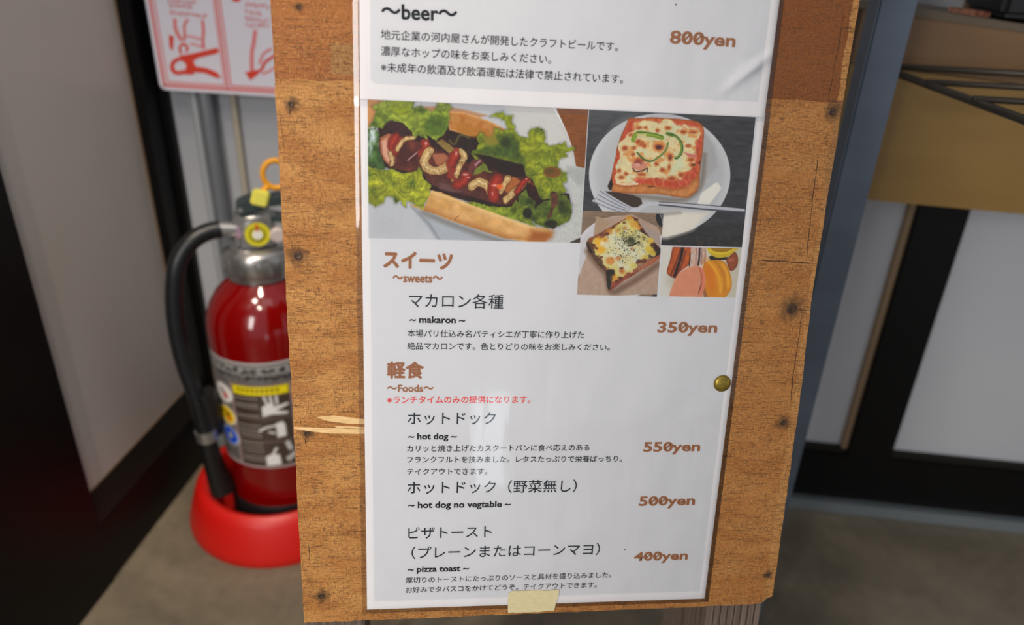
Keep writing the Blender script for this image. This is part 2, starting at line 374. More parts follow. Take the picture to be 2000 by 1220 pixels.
sign_stroke('hand_pictogram', [(1130, 260), (1170, 268), (1205, 280)], 10, SPK)
sign_stroke('ring_pictogram', [(1078, 320), (1070, 285), (1090, 262), (1115, 280), (1110, 310)], 14, SR)
sign_poly('arrow_pictogram', [(1005, 210), (1035, 215), (1030, 300), (1012, 285)], SR)
sign_stroke('hose_pictogram', [(1520, 180), (1512, 250), (1500, 320), (1500, 420)], 22, SPK)
sign_poly('nozzle_pictogram', [(1460, 430), (1530, 415), (1540, 440), (1490, 478)], SR)
sign_stroke('nozzle_pictogram', [(1535, 430), (1560, 410), (1580, 370), (1640, 330)], 18, SR)
sign_stroke('hand_pictogram', [(1545, 380), (1570, 320), (1620, 290)], 14, SPK)
sign_stroke('hand_pictogram', [(1560, 440), (1600, 425), (1640, 400)], 12, SPK)
# unreadable rows of small characters
rr = random.Random(3)
for (x0, x1, y0, sl, hh) in ((1000, 1160, -10, .1, 22), (1005, 1150, 22, .1, 18), (1010, 1225, 60, .12, 20), (1460, 1600, 8, .12, 26), (1455, 1560, 55, .12, 26), (1455, 1600, 95, .12, 22), (1460, 1600, 130, .12, 24)):
    bm = bmesh.new(); x = x0
    while x < x1:
        y = y0 + sl * (x - x0)
        for k in range(4):
            a, b = rr.uniform(0, 11), rr.uniform(0, hh - 4); wv, hv = (rr.uniform(8, 15), 3.5) if k % 2 else (3.5, rr.uniform(10, hh - 2))
            bm.from_mesh(flat(c1([(x + a, y + b), (x + a + wv, y + b), (x + a + wv, y + b + hv), (x + a, y + b + hv)]), .0041, .0044))
        x += 21
    tag(put('character_row', bmm(bm), SR, sg, matrix=SGM), kind='stuff')
put('header_mark', flat(c1([(1375, -30), (1440, -25), (1425, 12), (1385, 8)]), .0041, .0045), SR, sg, matrix=SGM)

# ---------------------------------------------------------------- wooden shelf box on the back wall, steel rack, box
def wood_lam(name, a, b):
    return mat(name, a, rough=.45, noise=((4, 90, 22), b, 4), bump=((8, 200, 60), .1, .0005))
sb = empty('shelf_box', room(1.1, .05, .487), 'yellowish wooden shelf box fixed to the back wall behind the steel leg', 'shelf')
ZB = lambda q: .4865 - .023 * (q - .806)         # the box sags a little towards its right end
ZM = lambda q: .618 - .070 * (q - .808)
ZU = lambda q: .6725 - .095 * (q - .81)
def slab(s0, s1, t0, t1, lo, hi):
    V = [(q, t, f(q)) for q in (s0, s1) for t in (t0, t1) for f in (lo, hi)]
    return M3(V, [(0, 1, 3, 2), (4, 6, 7, 5), (0, 4, 5, 1), (2, 3, 7, 6), (0, 2, 6, 4), (1, 5, 7, 3)])
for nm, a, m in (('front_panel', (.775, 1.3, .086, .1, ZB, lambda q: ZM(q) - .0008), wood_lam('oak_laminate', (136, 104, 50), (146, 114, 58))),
                 ('upper_panel', (.775, 1.3, .082, .1, ZM, lambda q: ZU(q) - .007), wood_lam('reflection_toned_laminate', (118, 88, 58), (128, 98, 66))),  # browner tone: a reflection put into this panel's colour
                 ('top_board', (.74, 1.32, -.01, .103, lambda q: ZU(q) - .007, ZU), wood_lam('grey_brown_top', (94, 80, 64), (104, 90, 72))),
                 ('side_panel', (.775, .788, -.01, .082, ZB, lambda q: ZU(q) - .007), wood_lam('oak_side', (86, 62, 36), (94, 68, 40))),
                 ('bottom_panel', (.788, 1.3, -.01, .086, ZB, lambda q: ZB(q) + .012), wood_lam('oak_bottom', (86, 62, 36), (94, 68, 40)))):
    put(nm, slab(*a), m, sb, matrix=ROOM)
M_STEEL = mat('blue_grey_steel', (86, 96, 108), rough=.38, metal=.3, spec=.4, noise=((6, 6, 14), (104, 114, 128), 3))
rk = empty('steel_rack', room(.76, .24, 0), 'blue grey steel rack with square leg and thin wire shelf, right of the board', 'rack')
LT = .215
s_leg = .772
for (s, t) in ((s_leg, LT), (1.55, LT), (1.55, .46)):
    put('leg', boxm((s - .028, t, 0), (s, t + .028, .95), .0018), M_STEEL, rk, matrix=ROOM)
for lo, hi in (((s_leg - .028, LT + .002, .95), (1.55, LT + .028, .975)), ((1.524, LT + .028, .95), (1.55, .46, .975))):
    put('top_rail', boxm(lo, hi, .0015), M_STEEL, rk, matrix=ROOM)
put('shade_board', boxm((s_leg - .03, LT - .01, .976), (1.62, .62, .994), .002), mat('shade_board_wood', (120, 92, 56), .5), rk, matrix=ROOM)  # unseen board, added to shade the floor at right
M_WIRE = mat('bronze_wire', (70, 64, 56), rough=.4, metal=.6)
ws = put('wire_shelf', tube([room(.800, .118, .619), room(.862, .46, .619)], .0032, 10), M_WIRE, rk, smooth=True)
for t in (.120, .196, .262, .352, .41, .45):
    sub('wire', tube([room(.797 + (t - .118) * .181, t, .6215), room(1.53, t, .6215)], .0026 if t > .13 else .003, 10), M_WIRE, ws, smooth=True)
sub('wire', tube([room(1.53, .118, .619), room(1.53, .46, .619)], .0032, 10), M_WIRE, ws, smooth=True)
bx = empty('black_device', room(.99, .07, .674), 'black box shaped device with rounded corners standing on the wooden shelf top', 'device')
put('casing', boxm((.893, .02, .6672), (1.12, .109, .80), .005, 3), mat('black_plastic', (16, 17, 20), .35), bx, matrix=ROOM)
for a in (.91, 1.09): put('foot', boxm((a, .04, ZU(a) + .0003), (a + .012, .06, .672)), mat('rubber', (20, 20, 20), .8), bx, matrix=ROOM)
tag(put('wood_chip', prism([(.853, .0), (.860, .004), (.875, .0055), (.888, .002), (.892, .0), (.880, -.003), (.862, -.002)], .0, .005, .0005),
        mat('dark_red_chip', (92, 38, 22), .6, noise=((300, 300, 300), (140, 90, 60), 3)), matrix=ROOM @ Matrix.Translation((.868, .0985, .6675)) @ Matrix.Rotation(math.radians(5.4), 4, 'Y') @ Matrix.Translation((-.872, 0, 0))),
    'small dark reddish chip lying on the edge of the wooden shelf top', 'chip')

# ---------------------------------------------------------------- fire extinguisher and its red base
EX = np.array([-.296, .815, 0.0])
tocam = np.array([EYE[0] - EX[0], EYE[1] - EX[1], 0]); tocam /= np.linalg.norm(tocam)
rightv = np.array([-tocam[1], tocam[0], 0.0]); phi0 = math.atan2(tocam[1], tocam[0])
def exq(px, py, d=0.0): return hit(px, py, EX + tocam * d, tocam)
def exl(px, py, d=0.0): return exq(px, py, d) - EX
EXM = Matrix.Translation(Vector(EX))
M_RED = mat('red_enamel', (116, 3, 3), rough=.12, spec=.45, coat=.25)
st_ = empty('extinguisher_base', (-.306, .822, 0), 'flared red plastic ring base on the floor around the extinguisher foot', 'base')
put('ring', lathe([(.098, 0), (.120, 0), (.1215, .004), (.1205, .012), (.114, .034), (.108, .052), (.103, .0605), (.097, .0635), (.091, .061), (.0885, .054), (.0865, .040), (.083, .010), (.083, .004), (.0, .004)], 96, cap=False),
    mat('red_plastic', (190, 20, 12), rough=.42, spec=.45), st_, matrix=Matrix.Translation((-.306, .822, 0)), smooth=True)
fe = empty('fire_extinguisher', EX, 'red fire extinguisher with black hose standing in the red ring base', 'extinguisher')
def fput(name, me, m, smooth=True): return put(name, me, m, fe, matrix=EXM, smooth=smooth)
body = fput('body', lathe([(.0, .006), (.060, .006), (.067, .012), (.068, .02), (.068, .292), (.0665, .306), (.062, .320), (.0535, .334), (.043, .345), (.034, .352), (.030, .356), (.0, .356)], 96), M_RED)
fput('foot_band', lathe([(.0672, .010), (.0695, .013), (.0697, .058), (.0682, .061), (.0672, .061)], 96, cap=False), mat('black_rubber', (16, 14, 15), .5))
M_SIL = mat('cast_silver', (176, 174, 172), rough=.28, metal=.85)
fput('collar', lathe([(.0, .352), (.033, .352), (.036, .355), (.036, .362), (.0375, .364), (.0375, .384), (.035, .388), (.029, .391), (.0, .391)], 48), M_SIL)
for k in range(14):
    a = k * 2 * math.pi / 14
    fput('collar_rib', boxm((-.002, -.002, .365), (.002, .002, .383), .0008), M_SIL, False).matrix_basis = EXM @ Matrix.Translation((.0378 * math.cos(a), .0378 * math.sin(a), 0)) @ Matrix.Rotation(a, 4, 'Z')
FACE = Matrix([[rightv[0], tocam[0], 0, EX[0]], [rightv[1], tocam[1], 0, EX[1]], [0, 0, 1, 0], [0, 0, 0, 1]])   # x right, y toward the viewer, z up
rightv_sign = 1
put('valve_body', boxm((-.021, -.018, .389), (.023, .016, .432), .005, 3), M_SIL, fe, matrix=FACE, smooth=True)
def disc(r, t, n=40): return lathe([(0, 0), (r, 0), (r, t), (0, t)], n)
gz = exl(503, 457, .02); gx = float(gz @ rightv); gzz = float(gz[2])
G = FACE @ Matrix.Translation((gx, .016, gzz)) @ Matrix.Rotation(math.radians(-90), 4, 'X')
put('gauge', disc(.0155, .005), M_SIL, fe, matrix=G)
gd = put('gauge_dial', lathe([(0, .005), (.0138, .005), (.0138, .0056), (0, .0056)], 40), mat('gauge_yellow', (212, 200, 30), .4), fe, matrix=G)
put('gauge_hub', disc(.0052, .0066, 24), mat('gauge_white', (228, 226, 220), .4), fe, matrix=G)
put('gauge_ring', lathe([(.0075, .0056), (.0088, .0056), (.0088, .006), (.0075, .006)], 30, cap=False), mat('gauge_black', (40, 44, 20), .5), fe, matrix=G)
put('gauge_needle', prism([(-.0016, -.004), (.0016, -.004), (.0010, -.0125), (-.001, -.0125)], .0058, .0066), mat('needle_red', (205, 60, 40), .4), fe, matrix=G)
M_LEV = mat('dark_green_grey_enamel', (48, 60, 60), rough=.35)
def expoly(pts, d0, d1, sc=3.39, org=(300, 280)):
    """outline given where it shows, a solid plate between depths d0 and d1"""
    P = [exl(x / sc + org[0], y / sc + org[1], (d0 + d1) / 2) for x, y in pts]
    return prism([(float(p @ rightv), float(p[2])) for p in P], -d1, -d0, .0008)
UP = FACE @ Matrix.Rotation(math.radians(90), 4, 'X')     # local x right, local y up, local -z toward viewer
put('carry_handle', expoly([(545, 400), (555, 385), (600, 365), (680, 340), (720, 352), (840, 335), (990, 320), (1000, 350), (850, 385), (740, 400), (700, 420), (640, 430), (600, 450), (560, 450), (543, 430)], -.012, .014), M_LEV, fe, matrix=UP)
put('squeeze_lever', expoly([(560, 448), (620, 440), (720, 445), (850, 470), (1000, 520), (1000, 550), (850, 500), (790, 500), (780, 530), (640, 530), (600, 500)], -.011, .012), M_LEV, fe, matrix=UP)
put('pivot_bolt', disc(.0028, .004, 20), M_SIL, fe, matrix=FACE @ Matrix.Translation((float(exl(469, 410, .014) @ rightv), .012, float(exl(469, 410, .014)[2]))) @ Matrix.Rotation(math.radians(-90), 4, 'X'))
rc = exl(538, 340, .006); rx_, rz_ = float(rc @ rightv), float(rc[2])
M_YEL = mat('yellow_plastic', (232, 158, 24), .4)
pin = put('safety_pin', tube([(rx_ + .0135 * math.cos(a), .006, rz_ + .0155 * math.sin(a)) for a in np.linspace(0, 2 * math.pi, 41)[:-1]], .0032, 10, closed=True), M_YEL, fe, matrix=FACE, smooth=True)
nk = [exl(x / 3.39 + 300, y / 3.39 + 280, .008) for x, y in ((760, 280), (725, 310), (700, 340))]
put('safety_pin', tube([(float(p @ rightv), .008, float(p[2])) for p in nk], .0034, 10), M_YEL, fe, matrix=FACE, smooth=True)
sl = [exl(x / 3.39 + 300, y / 3.39 + 280, .014) for x, y in ((690, 340), (722, 405))]
put('seal_tape', boxm((-.0095, -.004, -.011), (.0085, .004, .007), .002), mat('pale_yellow_tape', (232, 224, 96), .35), fe,
    matrix=FACE @ Matrix.Translation((float(sl[0] @ rightv) + .003, .013, float(sl[0][2]) - .002)) @ Matrix.Rotation(math.radians(18), 4, 'Y'))
put('side_knob', lathe([(0, 0), (.008, 0), (.009, .002), (.009, .007), (.007, .009), (0, .009)], 24), mat('pale_knob', (196, 180, 176), .4), fe,
    matrix=FACE @ Matrix.Translation((float(exl(542, 454, .014) @ rightv), .016, float(exl(542, 454, .014)[2]))) @ Matrix.Rotation(math.radians(-90), 4, 'X'), smooth=True)
hf = [exl(x, y, .006) for x, y in ((486, 449), (466, 448), (429, 447))]
put('hose_fitting', tube(hf, [.0078, .0078, .0088], 20), M_SIL, fe, matrix=EXM, smooth=True)
put('hose_nut', tube([exl(474, 449, .006), exl(461, 448, .006)], .0105, 6), mat('pinkish_nut', (150, 122, 142), .3, .7), fe, matrix=EXM)
hp = [(431, 447, .006), (405, 453, .008), (378, 468, .012), (356, 494, .016), (343, 530, .02), (340, 590, .022), (346, 650, .024), (360, 710, .026), (378, 760, .028), (392, 800, .03)]
put('hose', tube(smoothpath([exl(*p) for p in hp], 8), .0098, 20), mat('black_hose', (17, 19, 22), .38, bump=((0, 0, 900), .3, .0005)), fe, matrix=EXM, smooth=True)
np_ = [(388, 786, .03), (396, 820, .03), (403, 845, .03), (410, 880, .03), (425, 925, .028), (436, 952, .026)]
put('nozzle', tube(smoothpath([exl(*p) for p in np_], 6), list(np.interp(np.linspace(0, 1, 31), [0, .3, .5, .75, 1], [.0105, .0112, .0105, .013, .017])), 20), mat('black_nozzle', (15, 15, 16), .4), fe, matrix=EXM, smooth=True)
put('nozzle_ring', tube([exl(401, 838, .03), exl(406, 856, .03)], .0128, 24), M_SIL, fe, matrix=EXM, smooth=True)
put('hose_clip', tube([exl(400, 765, .03), exl(412, 790, .03), exl(418, 840, .02)], .012, 14), mat('black_clip', (14, 14, 15), .5), fe, matrix=EXM, smooth=True)

# label wrapped round the body: painted print in (angle, height)
lab = Paint([(0, 0), (200, 0), (200, 150), (0, 150)], (0, 0), 1.0, .8)      # x: 0..200 = -115..+115 degrees, y: mm down from z=.272
ax = lambda deg: (deg + 115) / 230 * 200
lab.img[:] = (96, 92, 90); lab.img *= (1 + .12 * (vnoise(lab.X, lab.Y, 6, 3)[..., None] - .5))
lab.poly([(0, 0), (200, 0), (200, 3), (0, 3)], (190, 184, 184)); lab.poly([(0, 146), (200, 146), (200, 150), (0, 150)], (180, 160, 160))
rr = random.Random(8)
for row, (y0, hh, c) in enumerate(((7, 8, (28, 26, 26)), (18, 6, (46, 44, 44)))):
    lab.poly([(0, y0 - 1.5), (200, y0 - 1.5), (200, y0 + hh + 1), (0, y0 + hh + 1)], (150, 148, 146) if row == 0 else (120, 116, 114))
    x = 4
    while x < 196:
        for k in range(4):
            a, b = rr.uniform(0, 5), rr.uniform(0, hh - 2)
            lab.poly([(x + a, y0 + b), (x + a + rr.uniform(1.5, 4), y0 + b), (x + a + 3, y0 + b + rr.uniform(1.5, 4)), (x + a, y0 + b + 2)], c, soft=1)
        x += hh * .95
def label_panel(dl, dr):
    a, b = ax(dl), ax(dr); lab.poly([(a - 2, 30), (b + 2, 30), (b + 2, 148), (a - 2, 148)], (178, 150, 152))
    lab.poly([(a, 31), (b, 31), (b, 147), (a, 147)], (66, 54, 48)); w_ = b - a
    lab.poly([(a + 1, 32), (b - 1, 32), (b - 1, 44), (a + 1, 44)], (232, 214, 24))
    x = a + 5
    while x < b - 8: lab.poly([(x, 35), (x + 3, 35.5), (x + 2.2, 40.5), (x + .4, 40)], (120, 106, 20), soft=1); x += 4.2
    for y0 in (48, 56, 60, 72, 86, 92, 97, 102, 112, 118, 124, 132, 137):
        x = a + 2
        while x < a + w_ * .42: lab.poly([(x, y0), (x + 2, y0), (x + 2, y0 + 2), (x, y0 + 1.6)], (168, 164, 160), soft=1); x += 3
    lab.poly([(a, 76), (b, 76), (b, 77), (a, 77)], (140, 124, 118)); lab.poly([(a, 110), (b, 110), (b, 111), (a, 111)], (140, 124, 118))
    W = (222, 222, 220); c = a + w_ * .66
    lab.poly([(c - 8, 60), (c, 54), (c + 3, 60), (c + 14, 57), (c + 15, 60), (c + 4, 66), (c + 14, 70), (c + 13, 73), (c, 71), (c - 8, 74)], W, soft=1.5)
    for k in range(3): lab.stroke([(c - 5 + k * 5, 46), (c - 3 + k * 4, 57)], 1.1, W, soft=1)
    lab.poly([(c + 2, 84), (c + 8, 82), (c + 10, 88), (c + 10, 104), (c + 2, 105)], W, soft=1.5); lab.stroke([(c + 4, 87), (c - 6, 89), (c - 12, 94)], 1.3, W, soft=1); lab.stroke([(c - 4, 96), (c, 98)], 1.2, W, soft=1)
    lab.poly([(c - 10, 132), (c - 4, 128), (c + 2, 130), (c + 3, 145), (c - 10, 146)], W, soft=1.5); lab.stroke([(c, 120), (c - 3, 128)], 1.2, W, soft=1)
    for k in range(4): lab.stroke([(c + 8 + k * 2.2, 136 - k * 2), (c + 10 + k * 2, 141 - k * 2)], .9, W, soft=1)
    lab.stroke([(c + 10, 114), (c + 12, 124)], 2.2, (190, 188, 186), soft=1)
label_panel(-44, 14); label_panel(50, 108); label_panel(-115, -80)
def roundel(deg, y, col, kind):
    x = ax(deg); r = 13.5
    lab.ell(x, y, r * .86, r, (230, 226, 222)); lab.ell(x, y, r * .72, r * .87, col)
    if kind == 0: lab.stroke([(x - 3, y - 4), (x, y), (x + 3, y + 5)], 2, (90, 80, 80), soft=1); lab.ell(x + 2, y + 3, 2.6, 4, (214, 52, 40))
    if kind == 1: lab.stroke([(x - 4, y - 5), (x + 3, y - 3), (x - 1, y + 1), (x + 4, y + 4)], 1.3, (90, 60, 20), soft=1); lab.ell(x + 2, y + 4, 2.4, 3, (214, 60, 30))
    if kind == 2: lab.poly([(x + 1, y - 6), (x - 3, y + 1), (x, y + 1), (x - 1, y + 6), (x + 4, y - 1), (x + 1, y - 1)], (226, 216, 60), soft=1)
for dg in (-58, 32):
    roundel(dg, 50, (226, 222, 218), 0); roundel(dg, 82, (238, 196, 20), 1); roundel(dg, 112, (24, 74, 200), 2)
def wrap(P):
    a = phi0 + np.radians((P[:, 0] / 200 * 230 - 115)); r = .0684
    return np.stack([r * np.cos(a), r * np.sin(a), .272 - P[:, 1] * .001], 1)
put('instruction_label', lab.mesh(wrap), paint_mat('label_print', .3, .3), fe, matrix=EXM)

# ---------------------------------------------------------------- the menu stand: weathered board on wooden legs
def outline(pts, h=-.6):
    return [tuple(c * .001 for c in uv_of(x, y, h)) for x, y in pts]
def jag(P, amp, seed, step=.006):       # a slightly broken sawn edge
    r = random.Random(seed); out = []
    for i in range(len(P)):
        a, b = np.array(P[i]), np.array(P[(i + 1) % len(P)]); L = np.linalg.norm(b - a); k = max(1, int(L / step)); nn = np.array([-(b - a)[1], (b - a)[0]]) / max(L, 1e-9)
        for j in range(k): out.append(tuple(a + (b - a) * j / k + (nn * r.uniform(-amp, amp) if j else 0)))
    return out
e_bl, e_br = uv_of(594, 1216, -.6), uv_of(1488, 1174, -.6)
NAILS = [(569, 203, 2.0), (582, 499, 3.0), (600, 846, 2.2), (628, 1163, 2.6), (583, 13, 1.2), (1626, 218, 2.8), (1546, 602, 4.2), (1530, 824, 2.6), (1500, 1122, 1.8)]
NAILUV = [(*[c * .001 for c in uv_of(x, y, -.6)], r * .001) for x, y, r in NAILS]
def board_mat():
    m = bpy.data.materials.new('weathered_plywood'); m.use_nodes = True; n = m.node_tree; b = n.nodes['Principled BSDF']; L = n.links.new
    tc = n.nodes.new('ShaderNodeTexCoord'); sp = n.nodes.new('ShaderNodeSeparateXYZ'); L(tc.outputs['Object'], sp.inputs[0])
    def noise(scale, det, dist=0.0, rough=.55):
        mp = n.nodes.new('ShaderNodeMapping'); mp.inputs['Scale'].default_value = scale; L(tc.outputs['Object'], mp.inputs[0])
        t = n.nodes.new('ShaderNodeTexNoise'); t.inputs['Scale'].default_value = 1; t.inputs['Detail'].default_value = det; t.inputs['Distortion'].default_value = dist; t.inputs['Roughness'].default_value = rough
        L(mp.outputs[0], t.inputs['Vector']); return t.outputs['Fac']
    def math_(op, a, b_=None, c=None):
        q = n.nodes.new('ShaderNodeMath'); q.operation = op
        for i, v in enumerate((a, b_, c)):
            if v is None: continue
            if isinstance(v, (int, float)): q.inputs[i].default_value = v
            else: L(v, q.inputs[i])
        return q.outputs[0]
    def ramp(f, lo, hi):
        q = n.nodes.new('ShaderNodeMapRange'); q.interpolation_type = 'SMOOTHSTEP'; q.inputs[1].default_value = lo; q.inputs[2].default_value = hi; L(f, q.inputs[0]); return q.outputs[0]
    def mix(f, a, b_, mode='MIX'):
        q = n.nodes.new('ShaderNodeMixRGB'); q.blend_type = mode
        for i, v in enumerate((f, a, b_)):
            if isinstance(v, (int, float)): q.inputs[i].default_value = v
            elif isinstance(v, tuple): q.inputs[i].default_value = (*lin(v), 1)
            else: L(v, q.inputs[i])
        return q.outputs[0]
    col = mix(ramp(noise((22, 60, 20), 4, .4), .35, .65), *WOODC[:2])
    col = mix(math_('MULTIPLY', ramp(noise((40, 130, 20), 3), .5, .7), .6), col, WOODC[2])
    # darker stained band across the top of the board
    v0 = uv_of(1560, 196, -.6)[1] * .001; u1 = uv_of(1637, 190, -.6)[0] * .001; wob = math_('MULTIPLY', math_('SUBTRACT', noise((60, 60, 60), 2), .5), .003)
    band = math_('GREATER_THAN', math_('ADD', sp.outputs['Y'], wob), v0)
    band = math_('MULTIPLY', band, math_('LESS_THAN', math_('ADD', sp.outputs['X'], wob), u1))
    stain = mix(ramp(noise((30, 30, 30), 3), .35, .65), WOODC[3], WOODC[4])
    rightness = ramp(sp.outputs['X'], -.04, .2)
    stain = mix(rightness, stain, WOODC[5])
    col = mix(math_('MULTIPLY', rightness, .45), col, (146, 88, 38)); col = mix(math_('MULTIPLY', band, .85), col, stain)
    # a paler worn patch in the band, upper left
    p0 = uv_of(646, 86, -.6); p1 = uv_of(695, 148, -.6)
    pm = math_('MULTIPLY', math_('MULTIPLY', math_('GREATER_THAN', sp.outputs['X'], p0[0] * .001), math_('LESS_THAN', sp.outputs['X'], p1[0] * .001)),
               math_('MULTIPLY', math_('LESS_THAN', math_('ADD', sp.outputs['Y'], wob), p0[1] * .001), math_('GREATER_THAN', sp.outputs['Y'], p1[1] * .001)))
    col = mix(math_('MULTIPLY', pm, .7), col, (150, 116, 68))
    # paler strip along the right edge, grey rubbed shade below the first nail
    ue = uv_of(1596, 420, -.6)[0] * .001
    col = mix(math_('MULTIPLY', math_('GREATER_THAN', math_('ADD', sp.outputs['X'], wob), u1), .35), col, (190, 144, 84))
    gx0 = uv_of(1612, 330, -.6)[0] * .001; gy0 = uv_of(1630, 410, -.6)[1] * .001
    gm = math_('MULTIPLY', ramp(sp.outputs['X'], gx0 - .001, gx0 + .002), math_('MULTIPLY', ramp(sp.outputs['Y'], gy0 - .01, gy0 + .02), math_('LESS_THAN', sp.outputs['Y'], v0)))
    col = mix(math_('MULTIPLY', gm, .5), col, (104, 74, 48))
    # fine dark fibres both ways, patchy
    hz = ramp(noise((230, 1500, 90), 4, .3, .65), .50, .64); vt = ramp(noise((1500, 300, 90), 4, .4, .65), .51, .65)
    patchh = ramp(noise((45, 70, 20), 3), .30, .55); patchv = ramp(noise((60, 50, 40), 3), .32, .54)
    col = mix(math_('MULTIPLY', math_('MULTIPLY', hz, patchh), .85), col, WOODC[6])
    col = mix(math_('MULTIPLY', math_('MULTIPLY', vt, patchv), .7), col, WOODC[6])
    hl = ramp(noise((45, 620, 50), 3, .15), .56, .68); col = mix(math_('MULTIPLY', hl, .55), col, WOODC[6])
    grit = ramp(noise((900, 1100, 90), 4, 0, .7), .42, .62); col = mix(math_('MULTIPLY', grit, .42), col, WOODC[2]); pale = ramp(noise((700, 1300, 90), 3), .52, .70); col = mix(math_('MULTIPLY', pale, math_('SUBTRACT', .42, math_('MULTIPLY', math_('MULTIPLY', band, rightness), .34))), col, WOODC[7])
    spk = ramp(noise((900, 900, 90), 1.5), .66, .76); col = mix(math_('MULTIPLY', spk, .6), col, (70, 44, 22))
    # rust and dirt around the nails
    for (u, v, r) in NAILUV:
        q = n.nodes.new('ShaderNodeVectorMath'); q.operation = 'DISTANCE'; L(tc.outputs['Object'], q.inputs[0]); q.inputs[1].default_value = (u, v, -.0006)
        dd = math_('ADD', q.outputs['Value'], math_('MULTIPLY', math_('SUBTRACT', noise((350, 260, 90), 2), .5), .008))
        col = mix(math_('MULTIPLY', math_('SUBTRACT', 1.0, ramp(dd, r * .7, r * 2.6)), .72), col, (62, 42, 24))
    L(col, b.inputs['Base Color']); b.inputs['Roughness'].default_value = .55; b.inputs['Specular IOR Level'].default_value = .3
    bu = n.nodes.new('ShaderNodeBump'); bu.inputs['Strength'].default_value = .35; bu.inputs['Distance'].default_value = .0006
    hsum = math_('SUBTRACT', math_('MULTIPLY', pale, .5), math_('ADD', hz, vt)); L(hsum, bu.inputs['Height']); L(bu.outputs[0], b.inputs['Normal']); return m
WOODC = [(186, 134, 74), (164, 108, 52), (142, 88, 40), (164, 98, 44), (142, 80, 34), (104, 50, 14), (82, 50, 26), (208, 164, 104)]
M_BOARD = board_mat()
ms = empty('menu_stand', (float(bp(100, -380, -20)[0]), float(bp(100, -380, -20)[1]), 0), 'weathered wooden board on square legs holding the laminated menu sheets', 'sign stand')
OUT = [(528, 0), (594, 1216)]
bl = outline([(527.5, 0), (594, 1216), (1440, 1181), (1488, 1177), (1497, 1168), (1508, 1164), (1511, 1150), (1566, 752), (1587, 571), (1596, 513), (1647, 197), (1679, 0)])
def up(a, b_, L): a = np.array(a); b_ = np.array(b_); d = (a - b_) / np.linalg.norm(a - b_); return tuple(a + d * L)
ul = up(bl[0], bl[1], .15); ur = up(bl[-1], bl[-3], .15)
bl = bl + [ur, ul]
bm_board = prism(jag(bl, .00025, 5), -.0096, -.0006)
put('board', bm_board, M_BOARD, ms, matrix=BOARD)
M_NAIL = mat('rusty_nail', (44, 34, 28), rough=.55, metal=.5, noise=((900, 900, 900), (84, 62, 44), 3))
for (u, v, r) in NAILUV:
    put('nail', lathe([(0, -.0004), (r * .62, -.0004), (r * .72, .0002), (r * .60, .00045), (r * .2, .0003), (0, .0003)], 18), M_NAIL, ms, matrix=BOARD @ Matrix.Translation((u, v, -.0006)), smooth=True)
M_CRK = mat('dark_crack', (52, 32, 18), .9)
def crack(pts, wd, seed):
    r = random.Random(seed); P = outline(pts); Q = []
    for i in range(len(P) - 1):
        a, b_ = np.array(P[i]), np.array(P[i + 1]); k = max(2, int(np.linalg.norm(b_ - a) / .004))
        for j in range(k): Q.append(a + (b_ - a) * j / k)
    Q.append(np.array(P[-1])); up_ = []; lo_ = []
    for i, q in enumerate(Q):
        t = Q[min(i + 1, len(Q) - 1)] - Q[max(i - 1, 0)]; t /= np.linalg.norm(t); nn = np.array([-t[1], t[0]]); w_ = wd * r.uniform(.35, 1) * (0.25 if i in (0, len(Q) - 1) else 1); c = q + nn * r.uniform(-.00025, .00025)
        up_.append(tuple(c + nn * w_ / 2)); lo_.append(tuple(c - nn * w_ / 2))
    put('crack', prism(up_ + lo_[::-1], -.0008, -.00056), M_CRK, ms, matrix=BOARD)
for i, (pts, wd) in enumerate((([(1616, 198), (1647, 199)], .0006), ([(1482, 508), (1530, 510), (1595, 514)], .0007), ([(1556, 604), (1584, 606)], .0006), ([(1640, 55), (1668, 56)], .0006),
        ([(1650, 20), (1636, 100), (1617, 197)], .0005), ([(1598, 300), (1584, 420), (1575, 512)], .0005), ([(1566, 615), (1548, 740), (1544, 790)], .0006), ([(1578, 366), (1608, 368)], .0004),
        ([(680, 1038), (713, 1036)], .0008), ([(573, 838), (600, 838), (712, 840)], .0005), ([(545, 236), (592, 238)], .0004), ([(1485, 1122), (1508, 1120)], .0007), ([(546, 215), (556, 300)], .0003),
        ([(602, 1060), (606, 1105)], .0005), ([(1378, 1158), (1386, 1180)], .0004), ([(1486, 1160), (1488, 1176)], .0006), ([(596, 855), (598, 872)], .0009), ([(566, 212), (567, 226)], .0007))):
    crack(pts, wd, i)
M_SPL = mat('fresh_splinter', (196, 156, 100), .6, noise=((120, 2500, 100), (222, 190, 138), 3))
for pts in ([(618, 814), (650, 811), (712, 818), (712, 828), (680, 827), (640, 822)], [(574, 833), (600, 834), (716, 838), (716, 847), (640, 846), (600, 841), (574, 837)], [(650, 831), (700, 833), (716, 834), (716, 837), (660, 835)]):
    put('splinter', prism(outline(pts), -.0008, -.00052), M_SPL, ms, matrix=BOARD)
M_LEG = mat('grey_weathered_timber', (112, 96, 84), rough=.75, noise=((420, 6, 420), (74, 60, 50), 4), bump=((420, 6, 420), .5, .001))
lx0 = uv_of(596, 1216, -9.6)[0] * .001; rx1 = uv_of(1487, 1176, -9.6)[0] * .001
LW = .036; LD = -.052
foot_v = -(BO[2]) / BV[2]                   # along the board down to the floor
def leg(u0, u1, h0, h1):
    V = []
    for u in (u0, u1):
        for h in (h0, h1):
            p = BO + BU * u + BN * h; vb = -p[2] / BV[2]; V.append(((u, vb, h), (u, .34, h)))
    pts = [V[0][0], V[1][0], V[3][0], V[2][0], V[0][1], V[1][1], V[3][1], V[2][1]]
    return M3(pts, [(0, 3, 2, 1), (4, 5, 6, 7), (0, 1, 5, 4), (1, 2, 6, 5), (2, 3, 7, 6), (3, 0, 4, 7)])
